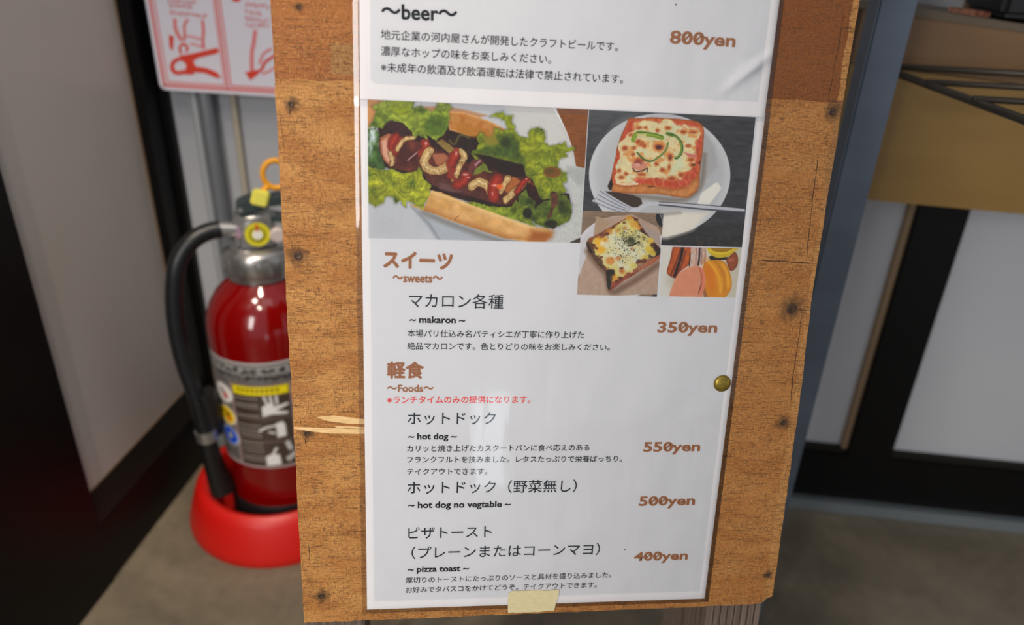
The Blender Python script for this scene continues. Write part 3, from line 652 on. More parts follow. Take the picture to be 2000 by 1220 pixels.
put('leg', leg(lx0, lx0 + LW, LD, -.0097), M_LEG, ms, matrix=BOARD)
put('leg', leg(rx1 - LW, rx1, LD, -.0097), M_LEG, ms, matrix=BOARD)
for k in range(7):
    u = rx1 - LW + .004 + k * .0046
    put('groove', prism([(u, -.36), (u + .0007, -.36), (u + .0007, -.003), (u, -.003)], -.0099, -.0095), M_CRK, ms, matrix=BOARD)
for u0 in (lx0 + .001, rx1 - LW + .001):    # the folding rear legs
    a = BO + BU * (u0 + .016) + BV * .36 + BN * -.06; fb = np.array([a[0], a[1] + .11, 0.0]) + BU * (.048 if u0 > .1 else -.052) * np.array([1, 1, 0]) ; dv = fb - a
    q = Vector(dv).to_track_quat('-Z', 'Y').to_matrix().to_4x4(); L_ = float(np.linalg.norm(dv))
    mm = Matrix.Translation(Vector(a)) @ q
    put('rear_leg', boxm((-.014, -.012, -L_ + .004), (.014, .012, 0)), M_LEG, ms, matrix=mm)
put('cross_bar', boxm((lx0 + LW, .30, LD), (rx1 - LW, .33, LD + .03)), M_LEG, ms, matrix=BOARD)

# ---------------------------------------------------------------- menu sheets
M_PAPER = mat('white_paper', (238, 234, 232), rough=.6, spec=.2)
M_TINT = mat('pale_grey_print', (223, 222, 222), rough=.6, spec=.2)
M_INK = mat('black_ink', (24, 26, 30), .55, spec=.2); M_INK2 = mat('dark_teal_ink', (30, 38, 46), .55, spec=.2)
M_BRN = mat('brown_ink', (168, 112, 74), .55, spec=.2); M_REDI = mat('red_ink', (236, 82, 78), .55, spec=.2)
M_GRYI = mat('grey_ink', (62, 64, 70), .55, spec=.2)
def txtmesh(s, bold=0.0):
    if bold and not s.isascii():        # heavier strokes: the glyphs laid over themselves
        me, a = txtmesh(s); k = 0.72 * bold
        sh = [(-bold, 0), (bold, 0), (0, bold), (0, -bold)] + ([(k, k), (-k, k), (k, -k), (-k, -k), (0, 0)] if bold > .015 else [])
        bm = bmesh.new()
        for i_, (dx, dy) in enumerate(sh):
            m2 = me.copy(); m2.transform(Matrix.Translation((dx, dy, i_))); bm.from_mesh(m2); bpy.data.meshes.remove(m2)
        bm.to_mesh(me); bm.free(); a = np.empty(len(me.vertices) * 3); me.vertices.foreach_get('co', a); return me, a.reshape(-1, 3)
    c = bpy.data.curves.new('lettering', 'FONT'); c.body = s; c.size = 1; c.offset = bold; c.resolution_u = 3
    o = bpy.data.objects.new('lettering', c); COL.objects.link(o); bpy.context.view_layer.update()
    me = bpy.data.meshes.new_from_object(o); bpy.data.objects.remove(o); bpy.data.curves.remove(c)
    a = np.empty(len(me.vertices) * 3); me.vertices.foreach_get('co', a); return me, a.reshape(-1, 3)
def text(s, x0, y0, x1, y1, H=None, bold=0.0, m=None, par=None, h=.03, name='printed_line', slash=()):
    """lettering whose baseline runs between two points of the sheet; H = height of its tallest glyph above the baseline"""
    me, a = txtmesh(s, bold)
    u0, v0 = uv_of(x0, y0, h); u1, v1 = uv_of(x1, y1, h); a0, a1 = a[:, 0].min(), a[:, 0].max()
    L_ = math.hypot(u1 - u0, v1 - v0); sx = L_ / (a1 - a0); sy = sx
    if H: sy = math.hypot(*(np.array(uv_of((x0 + x1) / 2, (y0 + y1) / 2 - H, h)) - np.array(uv_of((x0 + x1) / 2, (y0 + y1) / 2, h)))) / a[:, 1].max()
    if slash:
        bm = bmesh.new(); bm.from_mesh(me); me0, z = txtmesh('0', bold); zw = z[:, 0].max() - z[:, 0].min(); zh = z[:, 1].max(); bpy.data.meshes.remove(me0)
        for k in slash:
            mk, q = txtmesh(s[:k + 1], bold); r = q[:, 0].max(); bpy.data.meshes.remove(mk); l = r - zw
            d = .045; A = np.array([l + zw * .26, zh * .24]); B = np.array([r - zw * .26, zh * .76]); t = (B - A) / np.linalg.norm(B - A); nn = np.array([-t[1], t[0]]) * d
            bm.faces.new([bm.verts.new((*p, 0)) for p in (A - nn, B - nn, B + nn, A + nn)])
        bm.to_mesh(me); bm.free(); a = np.empty(len(me.vertices) * 3); me.vertices.foreach_get('co', a); a = a.reshape(-1, 3)
    c, s_ = (u1 - u0) / L_, (v1 - v0) / L_; X = (a[:, 0] - a0) * sx; Y = a[:, 1] * sy
    out = np.stack([(u0 + X * c - Y * s_) * .001, (v0 + X * s_ + Y * c) * .001, h * .001 + a[:, 2] * 6e-6], 1)
    me.vertices.foreach_set('co', out.ravel()); me.update()
    return put(name, me, m or M_INK, par, matrix=BOARD)
def sheet_pos(h): return lambda P: np.array([[*(np.array(uv_of(x, y, h)) * .001), h * .001] for x, y in P])
def sheet_pos_fast(h):
    o = bp(0, 0, h)
    def fn(P):
        R = (CW @ np.stack([(P[:, 0] - 1000) / F, (P[:, 1] - 610) / F, np.ones(len(P))])); t = ((o - EYE) @ BN) / (BN @ R)
        W = EYE[:, None] + R * t - o[:, None]; return np.stack([BU @ W, BV @ W, np.full(len(P), h * .001)], 1)
    return fn
lower = empty('menu_sheet', bp(105, 0, 0), 'lower laminated menu sheet with food photos, sweets and hot dog prices', 'menu', group='laminated menu sheets on the board')
put('paper', prism([(0, 0), (.210, 0), (.210, .297), (0, .297)], -.00045, 0), M_PAPER, lower, matrix=BOARD)
put('tinted_panel', prism([(.0042, .0055), (.2062, .0055), (.2062, .297), (.0042, .297)], .0, .00001), M_TINT, lower, matrix=BOARD)
J = dict(par=lower)
text('スイーツ', 748.3, 520, 884, 524.5, 31, .045, M_BRN, **J, name='heading')
text('〜sweets〜', 766.8, 550.4, 864.9, 551.6, 14, .034, M_BRN, **J, name='heading')
text('マカロン各種', 798.6, 598, 982.8, 600.5, None, .004, M_INK2, **J, name='item_name')
text('~ makaron ~', 800, 629.5, 908.6, 630.8, 12.5, .032, M_INK, **J, name='item_name')
text('本場パリ仕込み名パティシエが丁寧に作り上げた', 795.5, 656.6, 1140.5, 659.3, None, .011, M_INK, **J, name='description')
text('絶品マカロンです。色とりどりの味をお楽しみください。', 795.5, 681, 1190.8, 683.6, None, .011, M_INK, **J, name='description')
text('350yen', 1283.6, 648.4, 1400.3, 648.8, 20.5, .03, M_BRN, **J, name='price', slash=(2,))
text('軽食', 755.7, 735, 827.8, 735.6, 30, .035, M_BRN, **J, name='heading')
text('〜Foods〜', 755.7, 764.5, 846.9, 764.5, 13.5, .032, M_BRN, **J, name='heading')
text('※ランチタイムのみの提供になります。', 756, 786.5, 1035.8, 785.5, None, .016, M_REDI, **J, name='notice')
text('ホットドック', 796, 826.8, 967.7, 826.4, None, .006, M_INK2, **J, name='item_name')
text('~ hot dog ~', 797.3, 857.6, 892, 857.2, 12, .032, M_INK, **J, name='item_name')
text('カリッと焼き上げたカスクートパンに食べ応えのある', 795, 881, 1151, 878.6, None, .011, M_INK, **J, name='description')
text('フランクフルトを挟みました。レタスたっぷりで栄養ばっちり。', 795, 902.6, 1214.6, 900.4, None, .011, M_INK, **J, name='description')
text('テイクアウトできます。', 795, 926, 951.8, 925.2, None, .011, M_INK, **J, name='description')
text('550yen', 1256, 881.2, 1367, 880, 18.3, .03, M_BRN, **J, name='price', slash=(2,))
text('ホットドック（野菜無し）', 795.2, 962.2, 1125.9, 958.4, None, .006, M_INK2, **J, name='item_name')
text('~ hot dog no vegtable ~', 797.3, 991.6, 997.4, 989.2, 12, .032, M_INK, **J, name='item_name')
text('500yen', 1247.3, 987, 1357, 984.8, 18, .03, M_BRN, **J, name='price', slash=(1, 2))
text('ピザトースト', 797.3, 1050.6, 960.3, 1046.8, None, .006, M_INK2, **J, name='item_name')
text('（プレーンまたはコーンマヨ）', 803.5, 1089.2, 1171, 1081.2, None, .006, M_INK2, **J, name='item_name')
text('400yen', 1237.5, 1094.8, 1342.9, 1091.6, 16.8, .03, M_BRN, **J, name='price', slash=(1, 2))
text('~ pizza toast ~', 796, 1116.8, 915.8, 1114.2, 10.5, .032, M_INK, **J, name='item_name')
text('厚切りのトーストにたっぷりのソースと具材を盛り込みました。', 792.5, 1137.6, 1193.5, 1126.4, None, .011, M_INK, **J, name='description')
text('お好みでタバスコをかけてどうぞ。テイクアウトできます。', 792.5, 1156.8, 1165.6, 1145.8, None, .011, M_INK, **J, name='description')
M_PRINT = paint_mat('photo_print', .5, 0, .2)
# --- printed food photographs (flat print, painted in the ink colours of the picture)
def lettuce(p, pts, base=(138, 148, 34), hi=(178, 180, 48), lo=(72, 92, 26), seed=1, amt=9, sc=22, ew=26, edge=(110, 132, 34)):
    d = p.sd(pts, amt, sc, seed); t = vnoise(p.X, p.Y, 70, seed + 3, 4)[..., None]; u = vnoise(p.X + .6 * p.Y, p.Y, 26, seed + 7, 3)[..., None]
    c = np.zeros(p.img.shape) + np.array(base, float)
    a = np.clip((t - .48) * 3.2, 0, 1); c = c * (1 - a) + np.array(hi, float) * a
    a = np.clip((.47 - t) * 3.6, 0, 1); c = c * (1 - a) + np.array(lo, float) * a
    v = np.abs(vnoise(p.X + .4 * p.Y, p.Y * .6, 64, seed + 11, 3) - .5)[..., None]; c = c * (1 + .2 * np.exp(-(v / .014) ** 2)) * (1 - .1 * np.exp(-((v - .035) / .014) ** 2)); c = c * (.9 + .2 * u)
    f = np.sin(vnoise(p.X, p.Y, 120, seed + 21, 3)[..., None] * 34 + p.X[..., None] * .012); c = c * (1 + .10 * f); e = np.clip(1 - d / ew, 0, 1)[..., None] ** 2; c = c * (1 - .45 * e) + np.array(edge, float) * .45 * e
    sh = np.clip(1 + (d + 3) / 16, 0, 1) * (d < 0); p.lay(sh * .22, (40, 36, 18)); p.lay(d / 3 + .5, c)
def stroke_m(p, path, r, seed=1):                    # grainy mustard
    p.stroke(path, r + 3, (104, 56, 30), soft=16, amt=6, sc=30, seed=seed)
    p.stroke(path, r * .95, (206, 170, 106), soft=5, amt=10, sc=30, seed=seed, nz=.16, nsc=9, hi=(236, 212, 158))
    q = vnoise(p.X, p.Y, 7, seed + 3, 1); d = p.line_d(path, 10, 30, seed); p.lay(np.clip((q - .62) * 5, 0, 1) * (d < r * .8) * .55, (120, 86, 48))
def ketchup(p, path, r, seed=1):
    p.stroke(path, r + 2, (96, 30, 18), soft=16, amt=6, sc=30, seed=seed); p.stroke(path, r * .95, (152, 46, 28), soft=6, amt=12, sc=30, seed=seed, nz=.12, hi=(188, 62, 38))
P1 = Paint([(718, 194.5), (1149, 214), (1133, 474), (720, 465)], (700, 180), 3.935, .75)
g = vnoise(P1.X, P1.Y, 260, 2, 3)[..., None]; P1.img = np.array((204, 205, 206.)) * (.93 + .1 * g)
tx = np.sin(P1.X * .30 + P1.Y * .12) * np.sin(P1.Y * .42 - P1.X * .05); P1.lay(np.clip(tx, 0, 1) * .10 * (P1.Y > 640), (150, 156, 164)); P1.lay(np.clip(-tx, 0, 1) * .10 * (P1.Y > 640), (228, 230, 232))
P1.poly([(1120, 60), (1500, 60), (1580, 260), (1640, 430), (1670, 570), (1640, 640), (1300, 500)], (214, 212, 206), soft=40)
P1.poly([(1440, 60), (1500, 60), (1590, 240), (1650, 400), (1682, 560), (1672, 575), (1650, 460), (1590, 290), (1500, 130)], (232, 232, 230), soft=6)
P1.poly([(1487, 60), (1800, 60), (1800, 592), (1740, 585), (1672, 568), (1650, 440), (1600, 300), (1560, 210)], (150, 90, 42), soft=3, nz=.1, nsc=60)
wg = vnoise(P1.X * .12, P1.Y, 9, 5, 3); P1.lay(np.clip((wg - .5) * 3, 0, 1) * .5 * (P1.sd([(1487, 60), (1800, 60), (1800, 590), (1740, 585), (1672, 568), (1650, 440), (1600, 300)]) > 0), (112, 62, 26))
P1.poly([(1560, 560), (1640, 565), (1800, 600), (1800, 1110), (1600, 1160), (1480, 1150), (1560, 1040), (1660, 900), (1640, 760)], (206, 206, 200), soft=5, nz=.05, nsc=14)
P1.poly([(1600, 570), (1740, 590), (1730, 700), (1690, 720), (1620, 640)], (186, 188, 182), soft=26)
P1.poly([(1575, 1175), (1620, 1155), (1720, 1110), (1730, 1180)], (74, 62, 50), soft=3)
P1.poly([(420, 870), (560, 1000), (660, 1170), (640, 1180), (520, 1010), (400, 880)], (158, 162, 166), soft=26)
P1.poly([(430, 880), (700, 1010), (1150, 1170), (660, 1170), (560, 1010)], (184, 188, 192), soft=14)
P1.stroke([(500, 925), (760, 1030), (1050, 1130), (1300, 1175)], 22, (150, 148, 144), soft=36)
P1.poly([(60, 50), (260, 50), (240, 150), (120, 210), (90, 270), (60, 280)], (206, 150, 90), soft=14)
P1.poly([(480, 110), (640, 105), (800, 130), (1000, 180), (620, 250)], (196, 150, 110), soft=14)
P1.poly([(150, 260), (350, 180), (700, 190), (900, 320), (1300, 520), (1400, 740), (1620, 780), (1640, 930), (1500, 1050), (1200, 930), (880, 850), (560, 760), (330, 620), (160, 560)], (52, 26, 18), soft=12, nz=.4, nsc=50)
P1.poly([(690, 148), (800, 155), (900, 186), (1020, 226), (1140, 290), (1180, 370), (1110, 400), (1040, 372), (960, 330), (850, 335), (760, 310), (700, 290), (676, 210)], (204, 146, 74), soft=4, amt=4, nz=.08, edge=(226, 178, 110), ew=26, col2=(190, 122, 50))
P1.poly([(740, 235), (860, 250), (1000, 300), (1100, 380), (980, 350), (850, 340), (760, 310)], (190, 128, 44), soft=34)
P1.poly([(200, 215), (300, 220), (380, 270), (430, 345), (380, 360), (270, 320), (210, 260)], (66, 34, 34), soft=6, nz=.2)
P1.poly([(290, 360), (480, 380), (700, 470), (900, 570), (1150, 640), (1330, 670), (1375, 760), (1260, 870), (1060, 860), (850, 770), (600, 720), (520, 640), (380, 610), (270, 590)], (82, 34, 26), soft=6, amt=6, nz=.3, nsc=60, col2=(112, 52, 36))
P1.poly([(560, 470), (660, 470), (720, 520), (680, 570), (600, 560)], (180, 112, 76), soft=14)
P1.poly([(510, 640), (620, 650), (760, 700), (1010, 790), (1030, 850), (860, 800), (640, 740), (530, 700)], (96, 50, 40), soft=12, nz=.2)
P1.poly([(620, 690), (720, 720), (800, 760), (720, 770), (620, 740)], (118, 78, 74), soft=22)
P1.poly([(165, 350), (230, 315), (300, 340), (290, 430), (285, 540), (250, 575), (200, 530), (165, 450)], (190, 122, 84), soft=5, amt=3, edge=(150, 84, 52), ew=20, nz=.1)
P1.poly([(178, 380), (215, 350), (225, 440), (250, 520), (225, 540), (190, 480)], (222, 172, 144), soft=16)
ketchup(P1, [(285, 350), (262, 400), (275, 450)], 36, 3); ketchup(P1, [(330, 370), (290, 420)], 26, 4)
stroke_m(P1, [(425, 345), (360, 360), (318, 405), (300, 440)], 15, 5); stroke_m(P1, [(245, 470), (262, 520), (255, 560)], 14, 6)
P1.stroke([(380, 522), (430, 480), (480, 440)], 5, (200, 150, 150), soft=6)
ketchup(P1, [(510, 385), (525, 440), (490, 470)], 34, 7)
stroke_m(P1, [(548, 450), (505, 515), (520, 575), (600, 605), (680, 575), (720, 530)], 33, 8)
ketchup(P1, [(765, 450), (735, 500), (712, 545)], 34, 9); stroke_m(P1, [(795, 450), (815, 490), (790, 540)], 24, 10); stroke_m(P1, [(780, 570), (752, 620), (735, 665)], 24, 11)
ketchup(P1, [(720, 600), (700, 650)], 22, 12); P1.stroke([(690, 560), (720, 640), (760, 690)], 16, (150, 60, 36), soft=14)
ketchup(P1, [(828, 640), (800, 690), (760, 712)], 36, 13)
P1.stroke([(870, 600), (900, 540), (960, 510)], 30, (120, 58, 52), soft=12, nz=.3); P1.stroke([(900, 560), (940, 520)], 8, (190, 140, 150), soft=10)
stroke_m(P1, [(870, 720), (930, 690), (985, 720), (1010, 760)], 33, 14)
P1.poly([(1120, 650), (1200, 650), (1260, 690), (1220, 750), (1150, 780), (1110, 740)], (184, 108, 50), soft=10)
stroke_m(P1, [(1150, 660), (1120, 710), (1090, 760)], 24, 15); ketchup(P1, [(1070, 665), (1035, 740), (1045, 810)], 42, 16)
P1.ell(1085, 725, 26, 20, (232, 110, 40), soft=14); P1.ell(1045, 715, 22, 10, (224, 120, 96), soft=10)
stroke_m(P1, [(1300, 680), (1230, 740), (1160, 800), (1130, 830)], 24, 17); ketchup(P1, [(1300, 668), (1250, 720), (1215, 765)], 20, 18)
for x, y, a, b in ((520, 392, 9, 14), (752, 470, 7, 18), (822, 632, 22, 7), (845, 655, 14, 5), (962, 508, 16, 6), (1050, 716, 12, 6), (1292, 664, 8, 5), (1030, 780, 5, 14)): P1.ell(x, y, a, b, (240, 196, 190), soft=6, alpha=.8)
lettuce(P1, [(75, 270), (120, 200), (135, 150), (100, 110), (190, 70), (230, 50), (430, 60), (425, 120), (480, 105), (560, 150), (600, 125), (610, 60), (700, 85), (722, 120), (690, 150), (700, 190), (690, 260), (650, 330), (600, 372), (560, 350), (525, 322), (528, 362), (490, 345), (455, 330), (440, 345), (400, 290), (330, 235), (250, 212), (205, 240), (190, 280), (120, 268)], (140, 156, 50), (178, 186, 66), (84, 104, 34), 21)
P1.poly([(500, 260), (560, 170), (690, 190), (680, 280), (640, 330), (560, 340), (520, 300)], (96, 120, 36), soft=30, nz=.2)
P1.poly([(230, 60), (420, 66), (400, 150), (330, 190), (260, 140)], (150, 160, 34), soft=22, nz=.2); P1.stroke([(215, 70), (235, 130), (300, 170), (400, 150)], 4, (124, 128, 44), soft=12)
P1.poly([(72, 280), (130, 275), (165, 330), (150, 400), (180, 500), (210, 590), (72, 620)], (74, 104, 44), soft=5, nz=.5, nsc=40)
lettuce(P1, [(72, 570), (130, 585), (180, 600), (260, 590), (330, 622), (400, 615), (455, 600), (462, 570), (490, 620), (505, 670), (560, 712), (548, 760), (560, 800), (510, 850), (500, 900), (450, 880), (400, 840), (372, 835), (362, 885), (340, 855), (320, 830), (285, 858), (270, 810), (235, 795), (200, 815), (195, 850), (130, 880), (95, 855), (72, 850)], (144, 150, 32), (186, 186, 44), (76, 98, 30), 31)
lettuce(P1, [(1010, 185), (1060, 160), (1115, 150), (1135, 182), (1185, 180), (1178, 225), (1200, 255), (1205, 305), (1255, 345), (1308, 352), (1305, 315), (1335, 280), (1385, 272), (1432, 300), (1440, 345), (1430, 385), (1465, 412), (1530, 402), (1588, 382), (1600, 425), (1660, 415), (1665, 440), (1620, 455), (1590, 455), (1605, 495), (1545, 515), (1530, 560), (1565, 612), (1605, 615), (1598, 690), (1568, 700), (1600, 760), (1545, 792), (1490, 755), (1468, 820), (1405, 825), (1375, 760), (1335, 670), (1290, 640), (1270, 560), (1110, 530), (1000, 490), (900, 520), (860, 470), (838, 440), (900, 445), (925, 400), (912, 350), (935, 300), (1000, 360), (1040, 345), (1050, 270), (1120, 300), (1150, 275), (1120, 215), (1060, 190)], (140, 150, 34), (176, 180, 42), (86, 104, 30), 41)
P1.poly([(1090, 330), (1190, 320), (1230, 400), (1250, 520), (1100, 500), (900, 470), (880, 450), (1000, 430), (1060, 400)], (80, 100, 34), soft=40, nz=.35, nsc=30)
P1.ell(1135, 385, 36, 40, (54, 60, 24), soft=30, alpha=.8)
P1.ell(1490, 615, 66, 42, (140, 88, 34), soft=10, amt=6); P1.ell(1470, 605, 40, 22, (96, 84, 30), soft=20, alpha=.7)
P1.poly([(940, 340), (1000, 350), (1045, 300), (1080, 400), (1000, 410)], (150, 140, 44), soft=20)
P1.poly([(1190, 560), (1290, 600), (1240, 610)], (112, 120, 40), soft=6)
P1.poly([(880, 635), (900, 590), (960, 545), (985, 560), (1000, 600), (1035, 610), (1020, 620), (960, 605), (930, 625)], (122, 132, 44), soft=6, nz=.2)
P1.poly([(880, 470), (1000, 490), (1270, 560), (1280, 640), (1100, 620), (1000, 560)], (44, 26, 20), soft=18)
P1.poly([(690, 300), (760, 310), (850, 340), (910, 380), (880, 440), (860, 490), (790, 430), (740, 420), (680, 360)], (46, 30, 22), soft=12, nz=.4)
P1.stroke([(700, 370), (740, 400), (780, 330), (850, 350)], 7, (104, 92, 44), soft=8)
P1.poly([(640, 360), (700, 400), (740, 440), (700, 470), (650, 430), (600, 385)], (160, 130, 64), soft=10, nz=.2)
P1.poly([(1300, 690), (1370, 740), (1390, 800), (1360, 840), (1310, 800), (1240, 860), (1210, 820), (1270, 750)], (56, 24, 18), soft=8, nz=.3)
lettuce(P1, [(815, 850), (880, 838), (1000, 872), (1100, 884), (1180, 878), (1205, 825), (1235, 850), (1280, 862), (1312, 862), (1290, 915), (1262, 935), (1325, 985), (1362, 1035), (1300, 1015), (1180, 972), (1060, 940), (930, 900)], (126, 142, 36), (162, 172, 50), (88, 100, 28), 51)
lettuce(P1, [(1290, 740), (1310, 800), (1360, 850), (1350, 900), (1400, 850), (1470, 830), (1480, 780), (1600, 790), (1642, 870), (1625, 980), (1560, 1020), (1500, 1030), (1440, 1045), (1380, 1020), (1290, 960), (1280, 900), (1320, 860), (1240, 880), (1230, 800)], (84, 102, 30), (124, 138, 40), (40, 46, 18), 61)
P1.poly([(1480, 770), (1530, 780), (1540, 850), (1500, 900), (1480, 960), (1450, 970), (1480, 880)], (110, 64, 44), soft=10, nz=.4)
P1.ell(1300, 930, 36, 40, (34, 30, 16), soft=16, alpha=.9); P1.ell(1480, 1010, 50, 30, (40, 36, 18), soft=18, alpha=.9); P1.ell(1560, 880, 26, 50, (48, 54, 22), soft=22, alpha=.8)
P1.poly([(385, 850), (450, 880), (500, 900), (560, 752), (640, 770), (760, 822), (880, 872), (1000, 912), (1180, 982), (1350, 1038), (1440, 1045), (1492, 1070), (1485, 1110), (1430, 1146), (1300, 1150), (1120, 1122), (950, 1066), (820, 1022), (700, 985), (600, 940), (500, 908), (420, 880)], (216, 168, 96), soft=4, amt=3, nz=.07, nsc=40, col2=(228, 184, 120))
dd = P1.line_d([(560, 760), (760, 830), (1000, 920), (1350, 1045), (1480, 1075)], 4, 40, 2, 6); inb = P1.sd([(560, 752), (1000, 912), (1492, 1070), (1485, 1110), (1430, 1146), (1120, 1122), (820, 1022), (600, 940), (500, 908)]) > 0
P1.lay(np.clip(1 - dd / 30, 0, 1) * inb * .7, (244, 214, 150))
dd = P1.line_d([(500, 912), (700, 990), (950, 1072), (1120, 1126), (1300, 1154), (1440, 1146)], 4, 40, 2, 6); P1.lay(np.clip(1 - dd / 60, 0, 1) * inb * .75, (172, 106, 46))
P1.poly([(1330, 1060), (1492, 1070), (1485, 1110), (1430, 1146), (1300, 1150)], (176, 104, 40), soft=60); P1.stroke([(742, 985), (748, 965), (775, 950)], 3, (150, 96, 50), soft=3)
P1.ell(110, 330, 26, 50, (236, 244, 250), soft=24, alpha=.85, amt=22, seed=5); P1.ell(92, 420, 18, 60, (214, 232, 240), soft=26, alpha=.7, amt=20, seed=6)  # white glare at the left edge, painted into the print
P1.img += (vnoise(P1.X, P1.Y, 5, 77, 1)[..., None] - .5) * 10
put('hot_dog_photo', P1.mesh(sheet_pos_fast(.02)), M_PRINT, lower, matrix=BOARD)['label'] = 'printed photo of a hot dog with lettuce, mustard and ketchup'

P2 = Paint([(1150.5, 214.5), (1476, 229), (1449, 483), (1134, 474)], (1140, 220), 6.1, .75)
g = vnoise(P2.X * .3, P2.Y, 40, 4, 4)[..., None]; P2.img = np.array((70, 70, 72.)) * (.75 + .5 * g)
P2.lay(np.clip(1 - P2.Y / 700, 0, 1) * .4 * (P2.X < 700), (120, 122, 124))
P2.lay(np.clip((P2.Y - 1250) / 300, 0, 1) * .75, (46, 43, 40)); q = vnoise(P2.X, P2.Y, 60, 14, 3); P2.lay(np.clip((q - .55) * 5, 0, 1) * (P2.Y > 1480) * .7, (96, 80, 56))
P2.ell(905, 740, 842, 730, (200, 200, 200), edge=(216, 216, 216), ew=.12, soft=6)
P2.ell(905, 735, 700, 610, (190, 190, 190), soft=60, alpha=.4); P2.ell(560, 480, 300, 400, (208, 208, 204), soft=120, alpha=.5)
P2.poly([(1560, 840), (1600, 830), (1640, 900), (1500, 1090), (1350, 1090), (1400, 960)], (238, 234, 222), soft=16)
P2.poly([(1420, 200), (1560, 400), (1600, 640), (1400, 860), (1360, 860)], (186, 184, 182), soft=40)
P2.poly([(940, 1180), (1500, 1180), (1300, 1400), (1000, 1500), (900, 1500)], (232, 226, 212), soft=60)
P2.stroke([(330, 960), (700, 1000), (1100, 1040), (1260, 1010), (1400, 860), (1440, 500)], 26, (150, 140, 128), soft=50)
P2.poly([(545, 62), (700, 66), (800, 55), (1000, 66), (1200, 80), (1350, 104), (1412, 150), (1434, 230), (1424, 400), (1405, 560), (1385, 700), (1375, 860), (1330, 950), (1250, 1006), (1160, 1012), (900, 970), (600, 960), (400, 952), (320, 925), (290, 880), (320, 790), (350, 650), (380, 520), (400, 400), (440, 290), (500, 150), (530, 80)], (198, 100, 42), soft=6, amt=5, nz=.1, edge=(160, 84, 44), ew=26, col2=(214, 120, 60), n=3)
P2.poly([(292, 880), (360, 850), (500, 880), (640, 860), (760, 852), (900, 890), (1080, 910), (1200, 890), (1300, 800), (1370, 760), (1375, 860), (1330, 950), (1250, 1006), (1160, 1012), (900, 970), (600, 960), (400, 952), (320, 925)], (206, 136, 70), soft=12, nz=.1, edge=(184, 110, 50), ew=40, col2=(216, 152, 90))
P2.poly([(285, 870), (335, 770), (350, 860), (330, 920), (300, 915)], (50, 36, 30), soft=10)
P2.poly([(550, 100), (640, 90), (1100, 100), (1340, 130), (1400, 200), (1400, 380), (1370, 560), (1340, 740), (1250, 860), (1080, 900), (900, 870), (760, 840), (600, 850), (380, 850), (350, 780), (380, 560), (420, 380), (470, 260)], (200, 84, 46), soft=16, nz=.12, col2=(214, 96, 70))
che = [(600, 130), (700, 100), (800, 100), (880, 125), (960, 92), (1040, 105), (1120, 150), (1250, 160), (1370, 185), (1385, 250), (1340, 330), (1320, 430), (1340, 520), (1310, 600), (1260, 680), (1170, 720), (1160, 790), (1040, 770), (960, 800), (860, 750), (760, 780), (640, 770), (540, 790), (620, 800), (640, 840), (560, 860), (400, 840), (370, 780), (400, 700), (375, 640), (420, 560), (420, 460), (430, 360), (500, 300), (520, 250), (600, 220), (640, 180)]
d = P2.sd(che, 34, 60, 3); P2.lay((d + 8) / 20, (224, 150, 90)); P2.poly(che[:24], (226, 200, 140), soft=60); c = np.array((230, 216, 168.)) * (.94 + .12 * vnoise(P2.X, P2.Y, 60, 9, 3)[..., None]); P2.lay(d / 10 + .5, c)
a = np.clip((vnoise(P2.X, P2.Y, 95, 22, 3) - .56) * 6, 0, 1) * (d > 5); P2.lay(a * .6, (214, 226, 196)); a = np.clip((vnoise(P2.X, P2.Y, 70, 28, 3) - .6) * 7, 0, 1) * (d > 0); P2.lay(a * .75, (226, 150, 70))
P2.poly([(1190, 470), (1330, 500), (1340, 540), (1250, 530)], (214, 128, 118), soft=12)
for x, y, a, b in ((895, 410, 62, 48), (690, 370, 50, 32), (650, 345, 32, 26), (720, 395, 28, 26), (1030, 530, 34, 44), (490, 425, 38, 26), (660, 575, 66, 40), (1190, 228, 40, 28), (940, 680, 34, 26), (585, 495, 26, 20), (880, 212, 22, 22), (1005, 185, 36, 22), (740, 180, 22, 18), (660, 180, 36, 18), (1290, 620, 36, 22), (1165, 740, 34, 30), (450, 770, 34, 24), (560, 265, 26, 16), (870, 610, 26, 24), (505, 725, 24, 20), (1020, 650, 18, 36), (1300, 230, 50, 22), (1245, 395, 32, 20), (690, 735, 50, 22), (420, 690, 22, 24), (1050, 780, 50, 26), (1280, 560, 44, 26), (600, 420, 26, 20)):
    P2.ell(x, y, a * 1.25, b * 1.25, (222, 146, 74), soft=24, amt=14, seed=x % 17, alpha=.85); P2.ell(x, y, a * .8, b * .8, (176, 84, 46), soft=20, amt=12, seed=y % 17, alpha=.9)
P2.ell(895, 412, 34, 24, (92, 50, 40), soft=18); P2.ell(1030, 535, 16, 26, (140, 76, 64), soft=12)
P2.ell(660, 630, 90, 52, (216, 150, 124), soft=12, amt=8); P2.ell(650, 600, 46, 30, (160, 84, 70), soft=14); P2.ell(640, 622, 40, 22, (226, 168, 148), soft=14)
P2.stroke([(585, 665), (620, 700), (700, 690), (745, 665)], 8, (96, 52, 40), soft=8); P2.stroke([(760, 660), (755, 705)], 7, (90, 60, 46), soft=8)
P2.stroke([(590, 325), (620, 265), (690, 240), (760, 258), (850, 272), (935, 296)], 26, (128, 156, 44), soft=8, amt=6, hi=(166, 188, 62)); P2.stroke([(640, 238), (760, 236), (860, 250), (935, 285)], 5, (70, 104, 36), soft=5)
P2.poly([(635, 250), (740, 250), (750, 300), (680, 300), (640, 300)], (218, 204, 150), soft=16)
